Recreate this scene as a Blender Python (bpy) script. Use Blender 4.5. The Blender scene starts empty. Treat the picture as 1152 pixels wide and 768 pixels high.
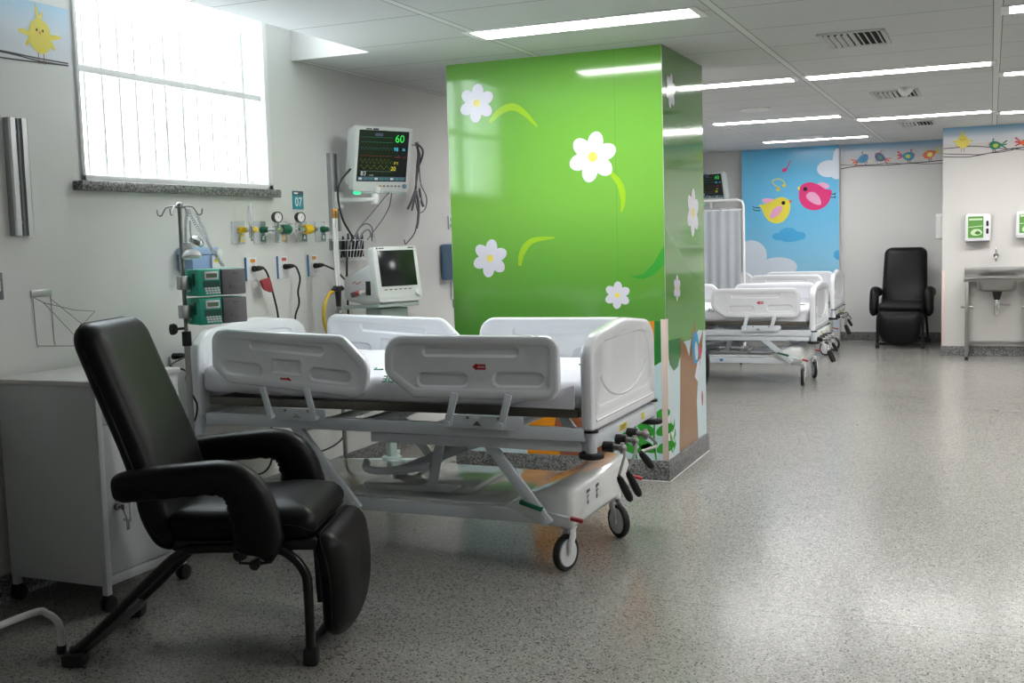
# Hospital ward bay: script builds the whole scene (X right, Y into the room, Z up, metres)
LAMP = 28.0
SKY = 10.0
FLOOR_A = (142, 140, 135); FLOOR_B = (160, 158, 152); FLOOR_C = (128, 125, 119); FLOOR_L = (174, 172, 165); FLOOR_D = (60, 58, 55)
FLOOR_R = 0.19
CEIL_A = (206, 208, 208); CEIL_B = (214, 216, 216)
EXPO = 0.28
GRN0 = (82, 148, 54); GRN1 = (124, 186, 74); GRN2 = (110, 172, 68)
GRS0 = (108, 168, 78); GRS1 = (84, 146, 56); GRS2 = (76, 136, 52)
EXTRA = [(.075, 3.40), (1.30, 3.40), (1.30, 8.54), (1.30, 11.48)]  # unseen strips continuing the ceiling rows, added to brighten walls and near bed rails
import bpy, bmesh, math, random
import numpy as np
from mathutils import Vector, Matrix, Euler
from mathutils.geometry import delaunay_2d_cdt
random.seed(7)
SC = bpy.context.scene
COL = SC.collection
PI = math.pi
R_ = math.radians

# ------------------------------------------------------------------ materials
def lin(c):
    return tuple((v / 12.92 if v <= 0.04045 else ((v + 0.055) / 1.055) ** 2.4) for v in c)

def rgb(r, g, b):
    return lin((r / 255, g / 255, b / 255)) + (1.0,)

MATS = {}
def mat(name, col, rough=0.5, metal=0.0, coat=0.0, bump=0.0, bscale=60.0, vary=0.03, vscale=6.0, emit=0.0, trans=0.0, alpha=1.0, spec=0.5):
    """Principled material with a little procedural colour and surface variation."""
    if name in MATS:
        return MATS[name]
    m = bpy.data.materials.new(name)
    m.use_nodes = True
    nt = m.node_tree
    b = nt.nodes['Principled BSDF']
    b.inputs['Roughness'].default_value = rough
    b.inputs['Metallic'].default_value = metal
    b.inputs['Coat Weight'].default_value = coat
    b.inputs['Coat Roughness'].default_value = 0.08
    b.inputs['Specular IOR Level'].default_value = spec
    if trans:
        b.inputs['Transmission Weight'].default_value = trans
    if alpha < 1:
        b.inputs['Alpha'].default_value = alpha
    tc = nt.nodes.new('ShaderNodeTexCoord')
    nz = nt.nodes.new('ShaderNodeTexNoise')
    nz.inputs['Scale'].default_value = vscale
    nz.inputs['Detail'].default_value = 3
    nt.links.new(tc.outputs['Object'], nz.inputs['Vector'])
    mx = nt.nodes.new('ShaderNodeMix')
    mx.data_type = 'RGBA'
    k = 1 - vary
    mx.inputs[6].default_value = (col[0] * k, col[1] * k, col[2] * k, 1)
    k = 1 + vary
    mx.inputs[7].default_value = (min(1, col[0] * k), min(1, col[1] * k), min(1, col[2] * k), 1)
    nt.links.new(nz.outputs['Fac'], mx.inputs[0])
    nt.links.new(mx.outputs[2], b.inputs['Base Color'])
    if emit:
        b.inputs['Emission Color'].default_value = col
        b.inputs['Emission Strength'].default_value = emit
    if bump:
        n2 = nt.nodes.new('ShaderNodeTexNoise')
        n2.inputs['Scale'].default_value = bscale
        n2.inputs['Detail'].default_value = 4
        nt.links.new(tc.outputs['Object'], n2.inputs['Vector'])
        bp = nt.nodes.new('ShaderNodeBump')
        bp.inputs['Strength'].default_value = bump
        bp.inputs['Distance'].default_value = 0.01
        nt.links.new(n2.outputs['Fac'], bp.inputs['Height'])
        nt.links.new(bp.outputs['Normal'], b.inputs['Normal'])
    MATS[name] = m
    return m

# ------------------------------------------------------------------ mesh builder
class G:
    """Collects shapes into one mesh; each add_* takes a material slot number."""
    def __init__(self):
        self.bm = bmesh.new()
    def _join(self, tb, m=0, M=None):
        if M is not None:
            bmesh.ops.transform(tb, matrix=M, verts=tb.verts)
        for f in tb.faces:
            f.material_index = m
        me = bpy.data.meshes.new('tmp')
        tb.to_mesh(me); tb.free()
        self.bm.from_mesh(me)
        bpy.data.meshes.remove(me)
    def box(self, c, s, bev=0.0, rot=None, m=0, seg=2):
        tb = bmesh.new()
        bmesh.ops.create_cube(tb, size=1.0)
        bmesh.ops.scale(tb, vec=Vector(s), verts=tb.verts)
        if bev:
            bmesh.ops.bevel(tb, geom=tb.edges[:], offset=min(bev, min(s) * 0.49), segments=seg, affect='EDGES', profile=0.5)
        M = Matrix.Translation(Vector(c))
        if rot is not None:
            M = M @ (rot if isinstance(rot, Matrix) else Euler(rot).to_matrix().to_4x4())
        self._join(tb, m, M)
        return self
    def bx(self, lo, hi, bev=0.0, m=0, seg=2):
        c = [(a + b) / 2 for a, b in zip(lo, hi)]
        return self.box(c, [abs(b - a) for a, b in zip(lo, hi)], bev, None, m, seg)
    def bar(self, p, q, w, h, bev=0.003, up=(0, 0, 1), m=0, ext=0.0):
        """Box section from p to q; w across, h along 'up'."""
        p, q = Vector(p), Vector(q)
        d = (q - p); L = d.length; d.normalize()
        x = d.cross(Vector(up)).normalized(); z = x.cross(d).normalized()
        M = Matrix((x, d, z)).transposed().to_4x4()
        return self.box((p + q) / 2, (w, L + 2 * ext, h), bev, M, m)
    def cyl(self, p, q, r, r2=None, seg=20, m=0, bev=0.0):
        p, q = Vector(p), Vector(q)
        d = q - p
        tb = bmesh.new()
        bmesh.ops.create_cone(tb, cap_ends=True, segments=seg, radius1=r, radius2=r if r2 is None else r2, depth=d.length)
        if bev:
            ee = [e for e in tb.edges if len(e.link_faces) == 2 and any(len(f.verts) > 4 for f in e.link_faces)]
            bmesh.ops.bevel(tb, geom=ee, offset=bev, segments=2, affect='EDGES', profile=0.5)
        M = Matrix.Translation((p + q) / 2) @ d.to_track_quat('Z', 'Y').to_matrix().to_4x4()
        self._join(tb, m, M)
        return self
    def ball(self, c, r, sc=(1, 1, 1), m=0, seg=16, rot=None):
        tb = bmesh.new()
        bmesh.ops.create_uvsphere(tb, u_segments=seg, v_segments=max(6, seg // 2), radius=r)
        M = Matrix.Translation(Vector(c))
        if rot is not None:
            M = M @ Euler(rot).to_matrix().to_4x4()
        self._join(tb, m, M @ Matrix.Diagonal((*sc, 1)))
        return self
    def tube(self, pts, r, seg=8, m=0, sm=0, closed=False):
        """Round tube along pts; sm > 0 smooths the path."""
        P = [Vector(p) for p in pts]
        rs = list(r) if isinstance(r, (list, tuple)) else [r] * len(P)
        if sm:
            P, rs = smooth_path(P, rs, sm, closed)
        return self.sweep(P, [(a, a) for a in rs], seg, m, closed)
    def sweep(self, P, rr, seg=8, m=0, closed=False, up=None, cap_round=False):
        """Sweep ellipses rr=[(side, up)] along P."""
        n = len(P)
        T = []
        for i in range(n):
            a = P[(i - 1) % n] if closed else P[max(i - 1, 0)]
            b = P[(i + 1) % n] if closed else P[min(i + 1, n - 1)]
            T.append((b - a).normalized())
        u = Vector(up) if up else (Vector((0, 0, 1)) if abs(T[0].z) < 0.9 else Vector((1, 0, 0)))
        rings = []
        tb = bmesh.new()
        for i in range(n):
            if up:
                u = Vector(up)
            s = T[i].cross(u).normalized()
            u = s.cross(T[i]).normalized()
            a, b = rr[i]
            rings.append([tb.verts.new(P[i] + s * (a * math.cos(t)) + u * (b * math.sin(t))) for t in (2 * PI * k / seg for k in range(seg))])
        for i in range(n if closed else n - 1):
            A, B = rings[i], rings[(i + 1) % n]
            for k in range(seg):
                tb.faces.new((A[k], A[(k + 1) % seg], B[(k + 1) % seg], B[k]))
        if not closed:
            tb.faces.new(rings[0][::-1]); tb.faces.new(rings[-1])
        bmesh.ops.recalc_face_normals(tb, faces=tb.faces)
        self._join(tb, m)
        return self
    def loft(self, rings, m=0, caps=True):
        tb = bmesh.new()
        V = [[tb.verts.new(Vector(p)) for p in r] for r in rings]
        n = len(V[0])
        for A, B in zip(V, V[1:]):
            for k in range(n):
                tb.faces.new((A[k], A[(k + 1) % n], B[(k + 1) % n], B[k]))
        if caps:
            tb.faces.new(V[0][::-1]); tb.faces.new(V[-1])
        bmesh.ops.recalc_face_normals(tb, faces=tb.faces)
        self._join(tb, m)
        return self
    def lathe(self, prof, o=(0, 0, 0), axis=(0, 0, 1), seg=24, m=0):
        """prof = [(radius, height)] turned about axis through o."""
        q = Vector(axis).to_track_quat('Z', 'Y').to_matrix().to_4x4()
        M = Matrix.Translation(Vector(o)) @ q
        rings = [[M @ Vector((max(r, 1e-4) * math.cos(2 * PI * k / seg), max(r, 1e-4) * math.sin(2 * PI * k / seg), h)) for k in range(seg)] for r, h in prof]
        return self.loft(rings, m)
    def prism(self, poly, O, A, B, N, t0, t1, m=0, bev=0.0):
        """Polygon in axes A,B at origin O pulled from t0 to t1 along N."""
        O, A, B, N = Vector(O), Vector(A), Vector(B), Vector(N)
        tb = bmesh.new()
        v0 = [tb.verts.new(O + A * a + B * b + N * t0) for a, b in poly]
        v1 = [tb.verts.new(O + A * a + B * b + N * t1) for a, b in poly]
        n = len(poly)
        f0 = tb.faces.new(v0); f1 = tb.faces.new(v1[::-1])
        for k in range(n):
            tb.faces.new((v0[k], v1[k], v1[(k + 1) % n], v0[(k + 1) % n]))
        bmesh.ops.recalc_face_normals(tb, faces=tb.faces)
        if bev:
            ee = list(set(f0.edges[:] + f1.edges[:]))
            bmesh.ops.bevel(tb, geom=ee, offset=bev, segments=2, affect='EDGES', profile=0.5)
        self._join(tb, m)
        return self
    def flat(self, poly, O, A, B, N, t, m=0):
        O, A, B, N = Vector(O), Vector(A), Vector(B), Vector(N)
        tb = bmesh.new()
        f = tb.faces.new([tb.verts.new(O + A * a + B * b + N * t) for a, b in poly])
        f.normal_update()
        if f.normal.dot(N) < 0:
            f.normal_flip()
        bmesh.ops.triangulate(tb, faces=tb.faces[:])
        self._join(tb, m)
        return self
    def text(self, s, size, M, m=0, depth=0.0, align='CENTER'):
        cu = bpy.data.curves.new('tmp', 'FONT')
        cu.body = s; cu.size = size; cu.align_x = align; cu.align_y = 'CENTER'; cu.extrude = depth
        o = bpy.data.objects.new('tmp', cu)
        COL.objects.link(o)
        bpy.context.view_layer.update()
        me = bpy.data.meshes.new_from_object(o)
        bpy.data.objects.remove(o); bpy.data.curves.remove(cu)
        tb = bmesh.new(); tb.from_mesh(me); bpy.data.meshes.remove(me)
        self._join(tb, m, M)
        return self
    def shift(self, v):
        bmesh.ops.translate(self.bm, vec=Vector(v), verts=self.bm.verts)
        return self
    def xf(self, M):
        bmesh.ops.transform(self.bm, matrix=M, verts=self.bm.verts)
        return self
    def build(self, name, mats, parent=None, smooth=40, label=None):
        me = bpy.data.meshes.new(name)
        self.bm.to_mesh(me); self.bm.free()
        for mm in (mats if isinstance(mats, (list, tuple)) else [mats]):
            me.materials.append(mm)
        if smooth:
            me.polygons.foreach_set('use_smooth', [True] * len(me.polygons))
            me.set_sharp_from_angle(angle=R_(smooth))
        o = bpy.data.objects.new(name, me)
        COL.objects.link(o)
        if parent is not None:
            o.parent = parent
        if label:
            o['label'] = label
        return o

def smooth_path(P, rs, n, closed=False):
    out, ro = [], []
    N = len(P)
    for i in range(N if closed else N - 1):
        g = lambda j: P[j % N] if closed else P[min(max(j, 0), N - 1)]
        p0, p1, p2, p3 = g(i - 1), g(i), g(i + 1), g(i + 2)
        r1, r2 = rs[i], rs[(i + 1) % N]
        for k in range(n):
            t = k / n
            out.append(0.5 * ((2 * p1) + (-p0 + p2) * t + (2 * p0 - 5 * p1 + 4 * p2 - p3) * t * t + (-p0 + 3 * p1 - 3 * p2 + p3) * t ** 3))
            if isinstance(r1, tuple):
                ro.append(tuple(a + (b - a) * t for a, b in zip(r1, r2)))
            else:
                ro.append(r1 + (r2 - r1) * t)
    if not closed:
        out.append(P[-1]); ro.append(rs[-1])
    return out, ro

# ------------------------------------------------------------------ 2D shapes
def rounded(corners, n=6):
    """[(x, y, radius)] -> dense polygon with filleted corners."""
    out = []
    N = len(corners)
    for i in range(N):
        x, y, r = corners[i]
        p = Vector((x, y)); a = Vector(corners[i - 1][:2]) - p; b = Vector(corners[(i + 1) % N][:2]) - p
        if r <= 0:
            out.append((x, y)); continue
        la, lb = a.length, b.length
        a.normalize(); b.normalize()
        ang = math.acos(max(-1, min(1, a.dot(b))))
        d = min(r / math.tan(ang / 2), la * 0.49, lb * 0.49)
        r = d * math.tan(ang / 2)
        c = p + (a + b).normalized() * (r / math.sin(ang / 2))
        s, e = p + a * d - c, p + b * d - c
        a0 = math.atan2(s.y, s.x); a1 = math.atan2(e.y, e.x)
        da = (a1 - a0 + PI) % (2 * PI) - PI
        for k in range(n + 1):
            t = a0 + da * k / n
            out.append((c.x + r * math.cos(t), c.y + r * math.sin(t)))
    return out

def rrect(x0, y0, x1, y1, r, n=5):
    return rounded([(x0, y0, r), (x1, y0, r), (x1, y1, r), (x0, y1, r)], n)

def circ(x, y, rx, ry=None, n=24, rot=0.0):
    ry = rx if ry is None else ry
    c, s = math.cos(rot), math.sin(rot)
    return [(x + rx * math.cos(t) * c - ry * math.sin(t) * s, y + rx * math.cos(t) * s + ry * math.sin(t) * c) for t in (2 * PI * k / n for k in range(n))]

def densify(poly, step):
    out = []
    n = len(poly)
    for i in range(n):
        a, b = poly[i], poly[(i + 1) % n]
        L = math.hypot(b[0] - a[0], b[1] - a[1])
        k = max(1, int(L / step))
        for j in range(k):
            out.append((a[0] + (b[0] - a[0]) * j / k, a[1] + (b[1] - a[1]) * j / k))
    return out

def ccw(p):
    a = sum(p[i - 1][0] * p[i][1] - p[i][0] * p[i - 1][1] for i in range(len(p)))
    return p if a > 0 else p[::-1]

def sdist(pts, poly):
    """Signed distance to a polygon, positive inside."""
    P = np.array(pts, float)[:, None, :]
    A = np.array(poly, float); B = np.roll(A, -1, 0)
    AB = (B - A)[None]
    t = ((P - A[None]) * AB).sum(2) / np.maximum((AB ** 2).sum(2), 1e-12)
    t = np.clip(t, 0, 1)[..., None]
    d = np.sqrt((((A[None] + AB * t) - P) ** 2).sum(2)).min(1)
    x, y = P[..., 0], P[..., 1]
    ax, ay, bx, by = A[:, 0][None], A[:, 1][None], B[:, 0][None], B[:, 1][None]
    cr = ((ay > y) != (by > y)) & (x < (bx - ax) * (y - ay) / np.where(by == ay, 1e-9, by - ay) + ax)
    ins = cr.sum(1) % 2 == 1
    return np.where(ins, d, -d)

def inset(poly, d):
    p = ccw(poly)
    n = len(p); out = []
    for i in range(n):
        a, b, c = p[i - 1], p[i], p[(i + 1) % n]
        t = Vector((c[0] - a[0], c[1] - a[1]))
        if t.length < 1e-9:
            continue
        t.normalize()
        out.append((b[0] - t.y * d, b[1] + t.x * d))
    sd = sdist(out, p)
    return [q for q, s in zip(out, sd) if s > d * 0.8]

def sstep(x):
    x = np.clip(x, 0, 1)
    return x * x * (3 - 2 * x)

def shell(g, outline, hf, hb, to3d, loops=(), extra=(), step=0.03, m=0):
    """Closed panel: front height hf(P, d), back height hb(P, d) over a 2D outline; to3d(a, b, h) places it."""
    outline = ccw(densify(outline, step))
    pts = list(outline); faces = [list(range(len(outline)))]; edges = []
    for d in loops:
        lp = inset(outline, d)
        if len(lp) < 3:
            continue
        s = len(pts); pts += lp
        if len(lp) > len(outline) * 0.8:
            edges += [(s + i, s + (i + 1) % len(lp)) for i in range(len(lp)) if math.dist(lp[i], lp[(i + 1) % len(lp)]) < step * 2.5]
    for lp in extra:
        s = len(pts); pts += lp
        edges += [(s + i, s + (i + 1) % len(lp)) for i in range(len(lp))]
    vs, es, fs, ov, oe, of = delaunay_2d_cdt([Vector(p) for p in pts], edges, faces, 1, 1e-6)
    n0 = len(outline)
    omap = {}
    for i, src in enumerate(ov):
        for k in src:
            if k < n0:
                omap[k] = i
    P = np.array([(v.x, v.y) for v in vs])
    d = np.abs(sdist(P, outline))
    F, B = hf(P, d), hb(P, d)
    tb = bmesh.new()
    vf = [tb.verts.new(Vector(to3d(p[0], p[1], h))) for p, h in zip(P, F)]
    vb = [tb.verts.new(Vector(to3d(p[0], p[1], h))) for p, h in zip(P, B)]
    for f in fs:
        try:
            tb.faces.new([vf[i] for i in f]); tb.faces.new([vb[i] for i in reversed(f)])
        except ValueError:
            pass
    ids = [omap[k] for k in range(n0) if k in omap]
    for i in range(len(ids)):
        a, b = ids[i], ids[(i + 1) % len(ids)]
        if a != b:
            try:
                tb.faces.new((vf[a], vb[a], vb[b], vf[b]))
            except ValueError:
                pass
    bmesh.ops.recalc_face_normals(tb, faces=tb.faces)
    g._join(tb, m)
    return g

# ------------------------------------------------------------------ scene graph
def tag(o, label=None, cat=None, group=None, kind=None):
    if label: o['label'] = label
    if cat: o['category'] = cat
    if group: o['group'] = group
    if kind: o['kind'] = kind
    return o

def thing(name, label, cat, loc=(0, 0, 0), rz=0.0, group=None):
    o = bpy.data.objects.new(name, None)
    o.empty_display_size = 0.1
    COL.objects.link(o)
    o.location = loc; o.rotation_euler = (0, 0, rz)
    return tag(o, label, cat, group)

def struct(o):
    o['kind'] = 'structure'
    return o

def copy_thing(root, loc, rz, label, group=None):
    r = root.copy(); COL.objects.link(r)
    r.location = loc; r.rotation_euler = (0, 0, rz); r['label'] = label
    if group: r['group'] = group
    for ch in list(root.children):
        c = ch.copy(); COL.objects.link(c); c.parent = r
        for gc in list(ch.children):
            d = gc.copy(); COL.objects.link(d); d.parent = c
    return r
# ------------------------------------------------------------------ materials used
M_wall = mat('wall_paint', rgb(222, 222, 220), 0.38, bump=0.03, bscale=40, vary=0.012, vscale=2)
M_wall2 = mat('wall_paint_warm', rgb(213, 210, 207), 0.4, bump=0.03, bscale=40, vary=0.012, vscale=2)
M_white = mat('white_plastic', rgb(232, 233, 236), 0.28, coat=0.3, vary=0.01)
M_railp = mat('bed_plastic', rgb(236, 238, 242), 0.25, coat=0.4, vary=0.01)
M_bedmetal = mat('bed_grey_metal', rgb(218, 224, 230), 0.38, metal=0.0, vary=0.02)
M_steel = mat('stainless_steel', rgb(158, 157, 155), 0.32, metal=1.0, vary=0.06, vscale=20)
M_inox = mat('brushed_steel_strip', rgb(112, 108, 102), 0.38, metal=0.9, vary=0.1, vscale=14)
M_chrome = mat('chrome', rgb(215, 215, 215), 0.12, metal=1.0)
M_alu = mat('aluminium', rgb(178, 180, 182), 0.36, metal=0.9, vary=0.04)
M_black = mat('black_plastic', rgb(22, 22, 23), 0.4)
M_rubber = mat('black_rubber', rgb(30, 30, 31), 0.6)
M_vinyl = mat('black_vinyl', rgb(13, 13, 14), 0.4, bump=0.06, bscale=350, vary=0.08, spec=0.25)
M_blackmetal = mat('black_painted_metal', rgb(14, 14, 15), 0.3)
M_sheet = mat('white_sheet', rgb(232, 231, 238), 0.8, bump=0.25, bscale=9, vary=0.02)
M_grey = mat('grey_plastic', rgb(112, 110, 114), 0.45)
M_teal = mat('green_pump_plastic', rgb(30, 174, 144), 0.4)
M_tealdark = mat('dark_green_plastic', rgb(16, 80, 68), 0.4)
M_lcd = mat('lcd_green', rgb(96, 120, 96), 0.25)
M_cab = mat('cabinet_enamel', rgb(216, 220, 223), 0.35, vary=0.01)
M_cabtop = mat('cabinet_top', rgb(226, 225, 222), 0.32, vary=0.01)
M_screen = mat('dark_screen', rgb(26, 30, 32), 0.16)
M_monitor = mat('monitor_shell', rgb(222, 226, 224), 0.4, vary=0.01)
M_ventgrey = mat('pale_green_shell', rgb(190, 206, 203), 0.42, vary=0.01)
M_red = mat('red_plastic', rgb(176, 34, 40), 0.4)
M_redtag = mat('red_vinyl', rgb(158, 52, 66), 0.55)
M_dkgreen = mat('dark_green', rgb(12, 98, 66), 0.4)
M_yellow = mat('yellow_plastic', rgb(238, 196, 28), 0.4)
M_blue = mat('pale_blue_plastic', rgb(146, 176, 214), 0.4)
M_bluebox = mat('blue_grey_plastic', rgb(120, 152, 186), 0.45)
M_trimblue = mat('blue_trim', rgb(74, 128, 178), 0.4)
M_orange = mat('orange_sticker', rgb(222, 140, 40), 0.5)
M_redstick = mat('red_sticker', rgb(200, 80, 80), 0.5)
M_signdark = mat('sign_slate', rgb(74, 92, 104), 0.4)
M_signteal = mat('sign_teal', rgb(46, 152, 170), 0.4)
M_signwhite = mat('sign_white', rgb(240, 242, 242), 0.4)
M_brass = mat('brass', rgb(196, 150, 90), 0.3, metal=1.0)
M_hose = mat('yellow_hose', rgb(206, 172, 40), 0.45)
M_cord = mat('black_cord', rgb(20, 20, 21), 0.45)
M_gcable = mat('grey_cable', rgb(120, 122, 128), 0.5)
M_dkcable = mat('dark_grey_cable', rgb(92, 94, 100), 0.5)
M_curtain = mat('grey_curtain', rgb(178, 184, 190), 0.85, bump=0.1, bscale=200, vary=0.03)
M_guard = mat('corner_guard', rgb(226, 208, 198), 0.45, vary=0.01)
M_clear = mat('clear_plastic', rgb(232, 238, 242), 0.2, alpha=0.4)
M_white2 = mat('white_enamel', rgb(236, 236, 236), 0.3, vary=0.01)
M_ceilmetal = mat('vent_enamel', rgb(205, 206, 206), 0.45)
M_dark = mat('dark_void', rgb(12, 12, 12), 0.8)
M_printred = mat('print_red', rgb(186, 40, 52), 0.5)
M_printgreen = mat('print_green', rgb(20, 122, 90), 0.6)
M_yellowlab = mat('yellow_label', rgb(232, 214, 60), 0.5)
M_ink = mat('ink', rgb(40, 42, 52), 0.6)
M_paper = mat('paper', rgb(238, 238, 236), 0.7)

def screen_glow(name, col, e=1.2):
    return mat(name, col, 0.4, emit=e)
M_gG = screen_glow('readout_green', rgb(60, 235, 90), 0.41)
M_gC = screen_glow('readout_cyan', rgb(80, 200, 230), 0.36)
M_gR = screen_glow('readout_red', rgb(225, 50, 50), 0.36)
M_gY = screen_glow('readout_yellow', rgb(225, 215, 60), 0.36)
M_gW = screen_glow('readout_white', rgb(190, 195, 200), 0.32)
M_gT = screen_glow('readout_teal', rgb(50, 120, 110), 0.23)
M_gB = screen_glow('readout_bar', rgb(70, 80, 104), 0.23)

M_wG = screen_glow('trace_green', rgb(40, 130, 90), .25)
M_wC = screen_glow('trace_cyan', rgb(56, 124, 140), .25)
M_wR = screen_glow('trace_red', rgb(140, 44, 44), .25)
M_wY = screen_glow('trace_yellow', rgb(150, 144, 62), .25)
M_wW = screen_glow('trace_white', rgb(120, 124, 130), .25)

def mat_lamp(strength):
    m = mat('lamp_diffuser', (1.0, 0.99, 0.975, 1), 0.4, emit=strength, vary=0)
    return m
M_lamp = mat_lamp(LAMP)

def mat_floor():
    m = bpy.data.materials.new('terrazzo')
    m.use_nodes = True
    nt = m.node_tree; N = nt.nodes; L = nt.links
    b = N['Principled BSDF']
    tc = N.new('ShaderNodeTexCoord')
    def chips(scale, lo, hi):
        v = N.new('ShaderNodeTexVoronoi'); v.voronoi_dimensions = '2D'; v.inputs['Scale'].default_value = scale
        L.new(tc.outputs['Object'], v.inputs['Vector'])
        sep = N.new('ShaderNodeSeparateColor'); L.new(v.outputs['Color'], sep.inputs[0])
        r = N.new('ShaderNodeMapRange'); r.inputs['From Min'].default_value = lo; r.inputs['From Max'].default_value = hi
        L.new(sep.outputs[0], r.inputs['Value'])
        d = N.new('ShaderNodeMapRange'); d.inputs['From Min'].default_value = 0.36; d.inputs['From Max'].default_value = 0.5
        d.inputs['To Min'].default_value = 1; d.inputs['To Max'].default_value = 0
        L.new(v.outputs['Distance'], d.inputs['Value'])
        mu = N.new('ShaderNodeMath'); mu.operation = 'MULTIPLY'
        L.new(r.outputs[0], mu.inputs[0]); L.new(d.outputs[0], mu.inputs[1])
        return mu.outputs[0]
    def mixc(fac, a, bcol):
        x = N.new('ShaderNodeMix'); x.data_type = 'RGBA'
        L.new(fac, x.inputs[0])
        if isinstance(a, tuple): x.inputs[6].default_value = a
        else: L.new(a, x.inputs[6])
        x.inputs[7].default_value = bcol
        return x.outputs[2]
    nz = N.new('ShaderNodeTexNoise'); nz.inputs['Scale'].default_value = 260; nz.inputs['Detail'].default_value = 2
    L.new(tc.outputs['Object'], nz.inputs['Vector'])
    base = mixc(nz.outputs['Fac'], rgb(*FLOOR_A), rgb(*FLOOR_B))
    c = mixc(chips(165, 0.5, 0.52), base, rgb(*FLOOR_C))
    c = mixc(chips(125, 0.80, 0.82), c, rgb(*FLOOR_L))
    c = mixc(chips(118, 0.86, 0.88), c, rgb(*FLOOR_D))
    big = N.new('ShaderNodeTexNoise'); big.inputs['Scale'].default_value = 1.3; big.inputs['Detail'].default_value = 3
    L.new(tc.outputs['Object'], big.inputs['Vector'])
    # thin expansion joints across the room
    br = N.new('ShaderNodeSeparateXYZ'); L.new(tc.outputs['Object'], br.inputs[0])
    def joint(out, period, off):
        a = N.new('ShaderNodeMath'); a.operation = 'ADD'; a.inputs[1].default_value = off; L.new(out, a.inputs[0])
        p = N.new('ShaderNodeMath'); p.operation = 'PINGPONG'; p.inputs[1].default_value = period / 2; L.new(a.outputs[0], p.inputs[0])
        q = N.new('ShaderNodeMath'); q.operation = 'LESS_THAN'; q.inputs[1].default_value = 0.0016; L.new(p.outputs[0], q.inputs[0])
        return q.outputs[0]
    j = joint(br.outputs['Y'], 4.2, -4.06)
    jm = N.new('ShaderNodeMath'); jm.operation = 'MULTIPLY'; jm.inputs[1].default_value = 0.7; L.new(j, jm.inputs[0])
    c = mixc(jm.outputs[0], c, rgb(70, 68, 64))
    L.new(c, b.inputs['Base Color'])
    rr = N.new('ShaderNodeMapRange'); rr.inputs['To Min'].default_value = FLOOR_R - 0.05; rr.inputs['To Max'].default_value = FLOOR_R + 0.07
    L.new(big.outputs['Fac'], rr.inputs['Value']); L.new(rr.outputs[0], b.inputs['Roughness'])
    b.inputs['Specular IOR Level'].default_value = 0.42
    return m

def mat_granite():
    m = bpy.data.materials.new('grey_granite')
    m.use_nodes = True
    nt = m.node_tree; N = nt.nodes; L = nt.links
    b = N['Principled BSDF']; b.inputs['Roughness'].default_value = 0.35
    tc = N.new('ShaderNodeTexCoord')
    v = N.new('ShaderNodeTexVoronoi'); v.inputs['Scale'].default_value = 140; L.new(tc.outputs['Object'], v.inputs['Vector'])
    sp = N.new('ShaderNodeSeparateColor'); L.new(v.outputs['Color'], sp.inputs[0])
    cr = N.new('ShaderNodeValToRGB')
    cr.color_ramp.elements[0].position = 0.1; cr.color_ramp.elements[0].color = rgb(62, 62, 63)
    cr.color_ramp.elements[1].position = 0.9; cr.color_ramp.elements[1].color = rgb(150, 150, 150)
    L.new(sp.outputs[0], cr.inputs[0]); L.new(cr.outputs[0], b.inputs['Base Color'])
    return m

def mat_ceiling():
    """White lay-in tiles, 1.218 x 0.618 m, with thin dark joints and wider white tees along the room."""
    m = bpy.data.materials.new('ceiling_tiles')
    m.use_nodes = True
    nt = m.node_tree; N = nt.nodes; L = nt.links
    b = N['Principled BSDF']; b.inputs['Roughness'].default_value = 0.7
    tc = N.new('ShaderNodeTexCoord')
    s = N.new('ShaderNodeSeparateXYZ'); L.new(tc.outputs['Object'], s.inputs[0])
    def near(out, period, off, w):
        a = N.new('ShaderNodeMath'); a.operation = 'SUBTRACT'; a.inputs[1].default_value = off; L.new(out, a.inputs[0])
        p = N.new('ShaderNodeMath'); p.operation = 'PINGPONG'; p.inputs[1].default_value = period / 2; L.new(a.outputs[0], p.inputs[0])
        q = N.new('ShaderNodeMath'); q.operation = 'LESS_THAN'; q.inputs[1].default_value = w; L.new(p.outputs[0], q.inputs[0])
        return q.outputs[0]
    nz = N.new('ShaderNodeTexNoise'); nz.inputs['Scale'].default_value = 0.8; L.new(tc.outputs['Object'], nz.inputs['Vector'])
    def mixc(fac, a, c):
        x = N.new('ShaderNodeMix'); x.data_type = 'RGBA'; L.new(fac, x.inputs[0])
        if isinstance(a, tuple): x.inputs[6].default_value = a
        else: L.new(a, x.inputs[6])
        x.inputs[7].default_value = c
        return x.outputs[2]
    c = mixc(nz.outputs['Fac'], rgb(*CEIL_A), rgb(*CEIL_B))
    c = mixc(near(s.outputs['Y'], 0.618, 5.94, 0.0035), c, rgb(120, 122, 122))
    c = mixc(near(s.outputs['X'], 1.218, 0.022, 0.024), c, rgb(120, 122, 122))
    c = mixc(near(s.outputs['X'], 1.218, 0.022, 0.019), c, rgb(224, 226, 226))
    L.new(c, b.inputs['Base Color'])
    return m

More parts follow.
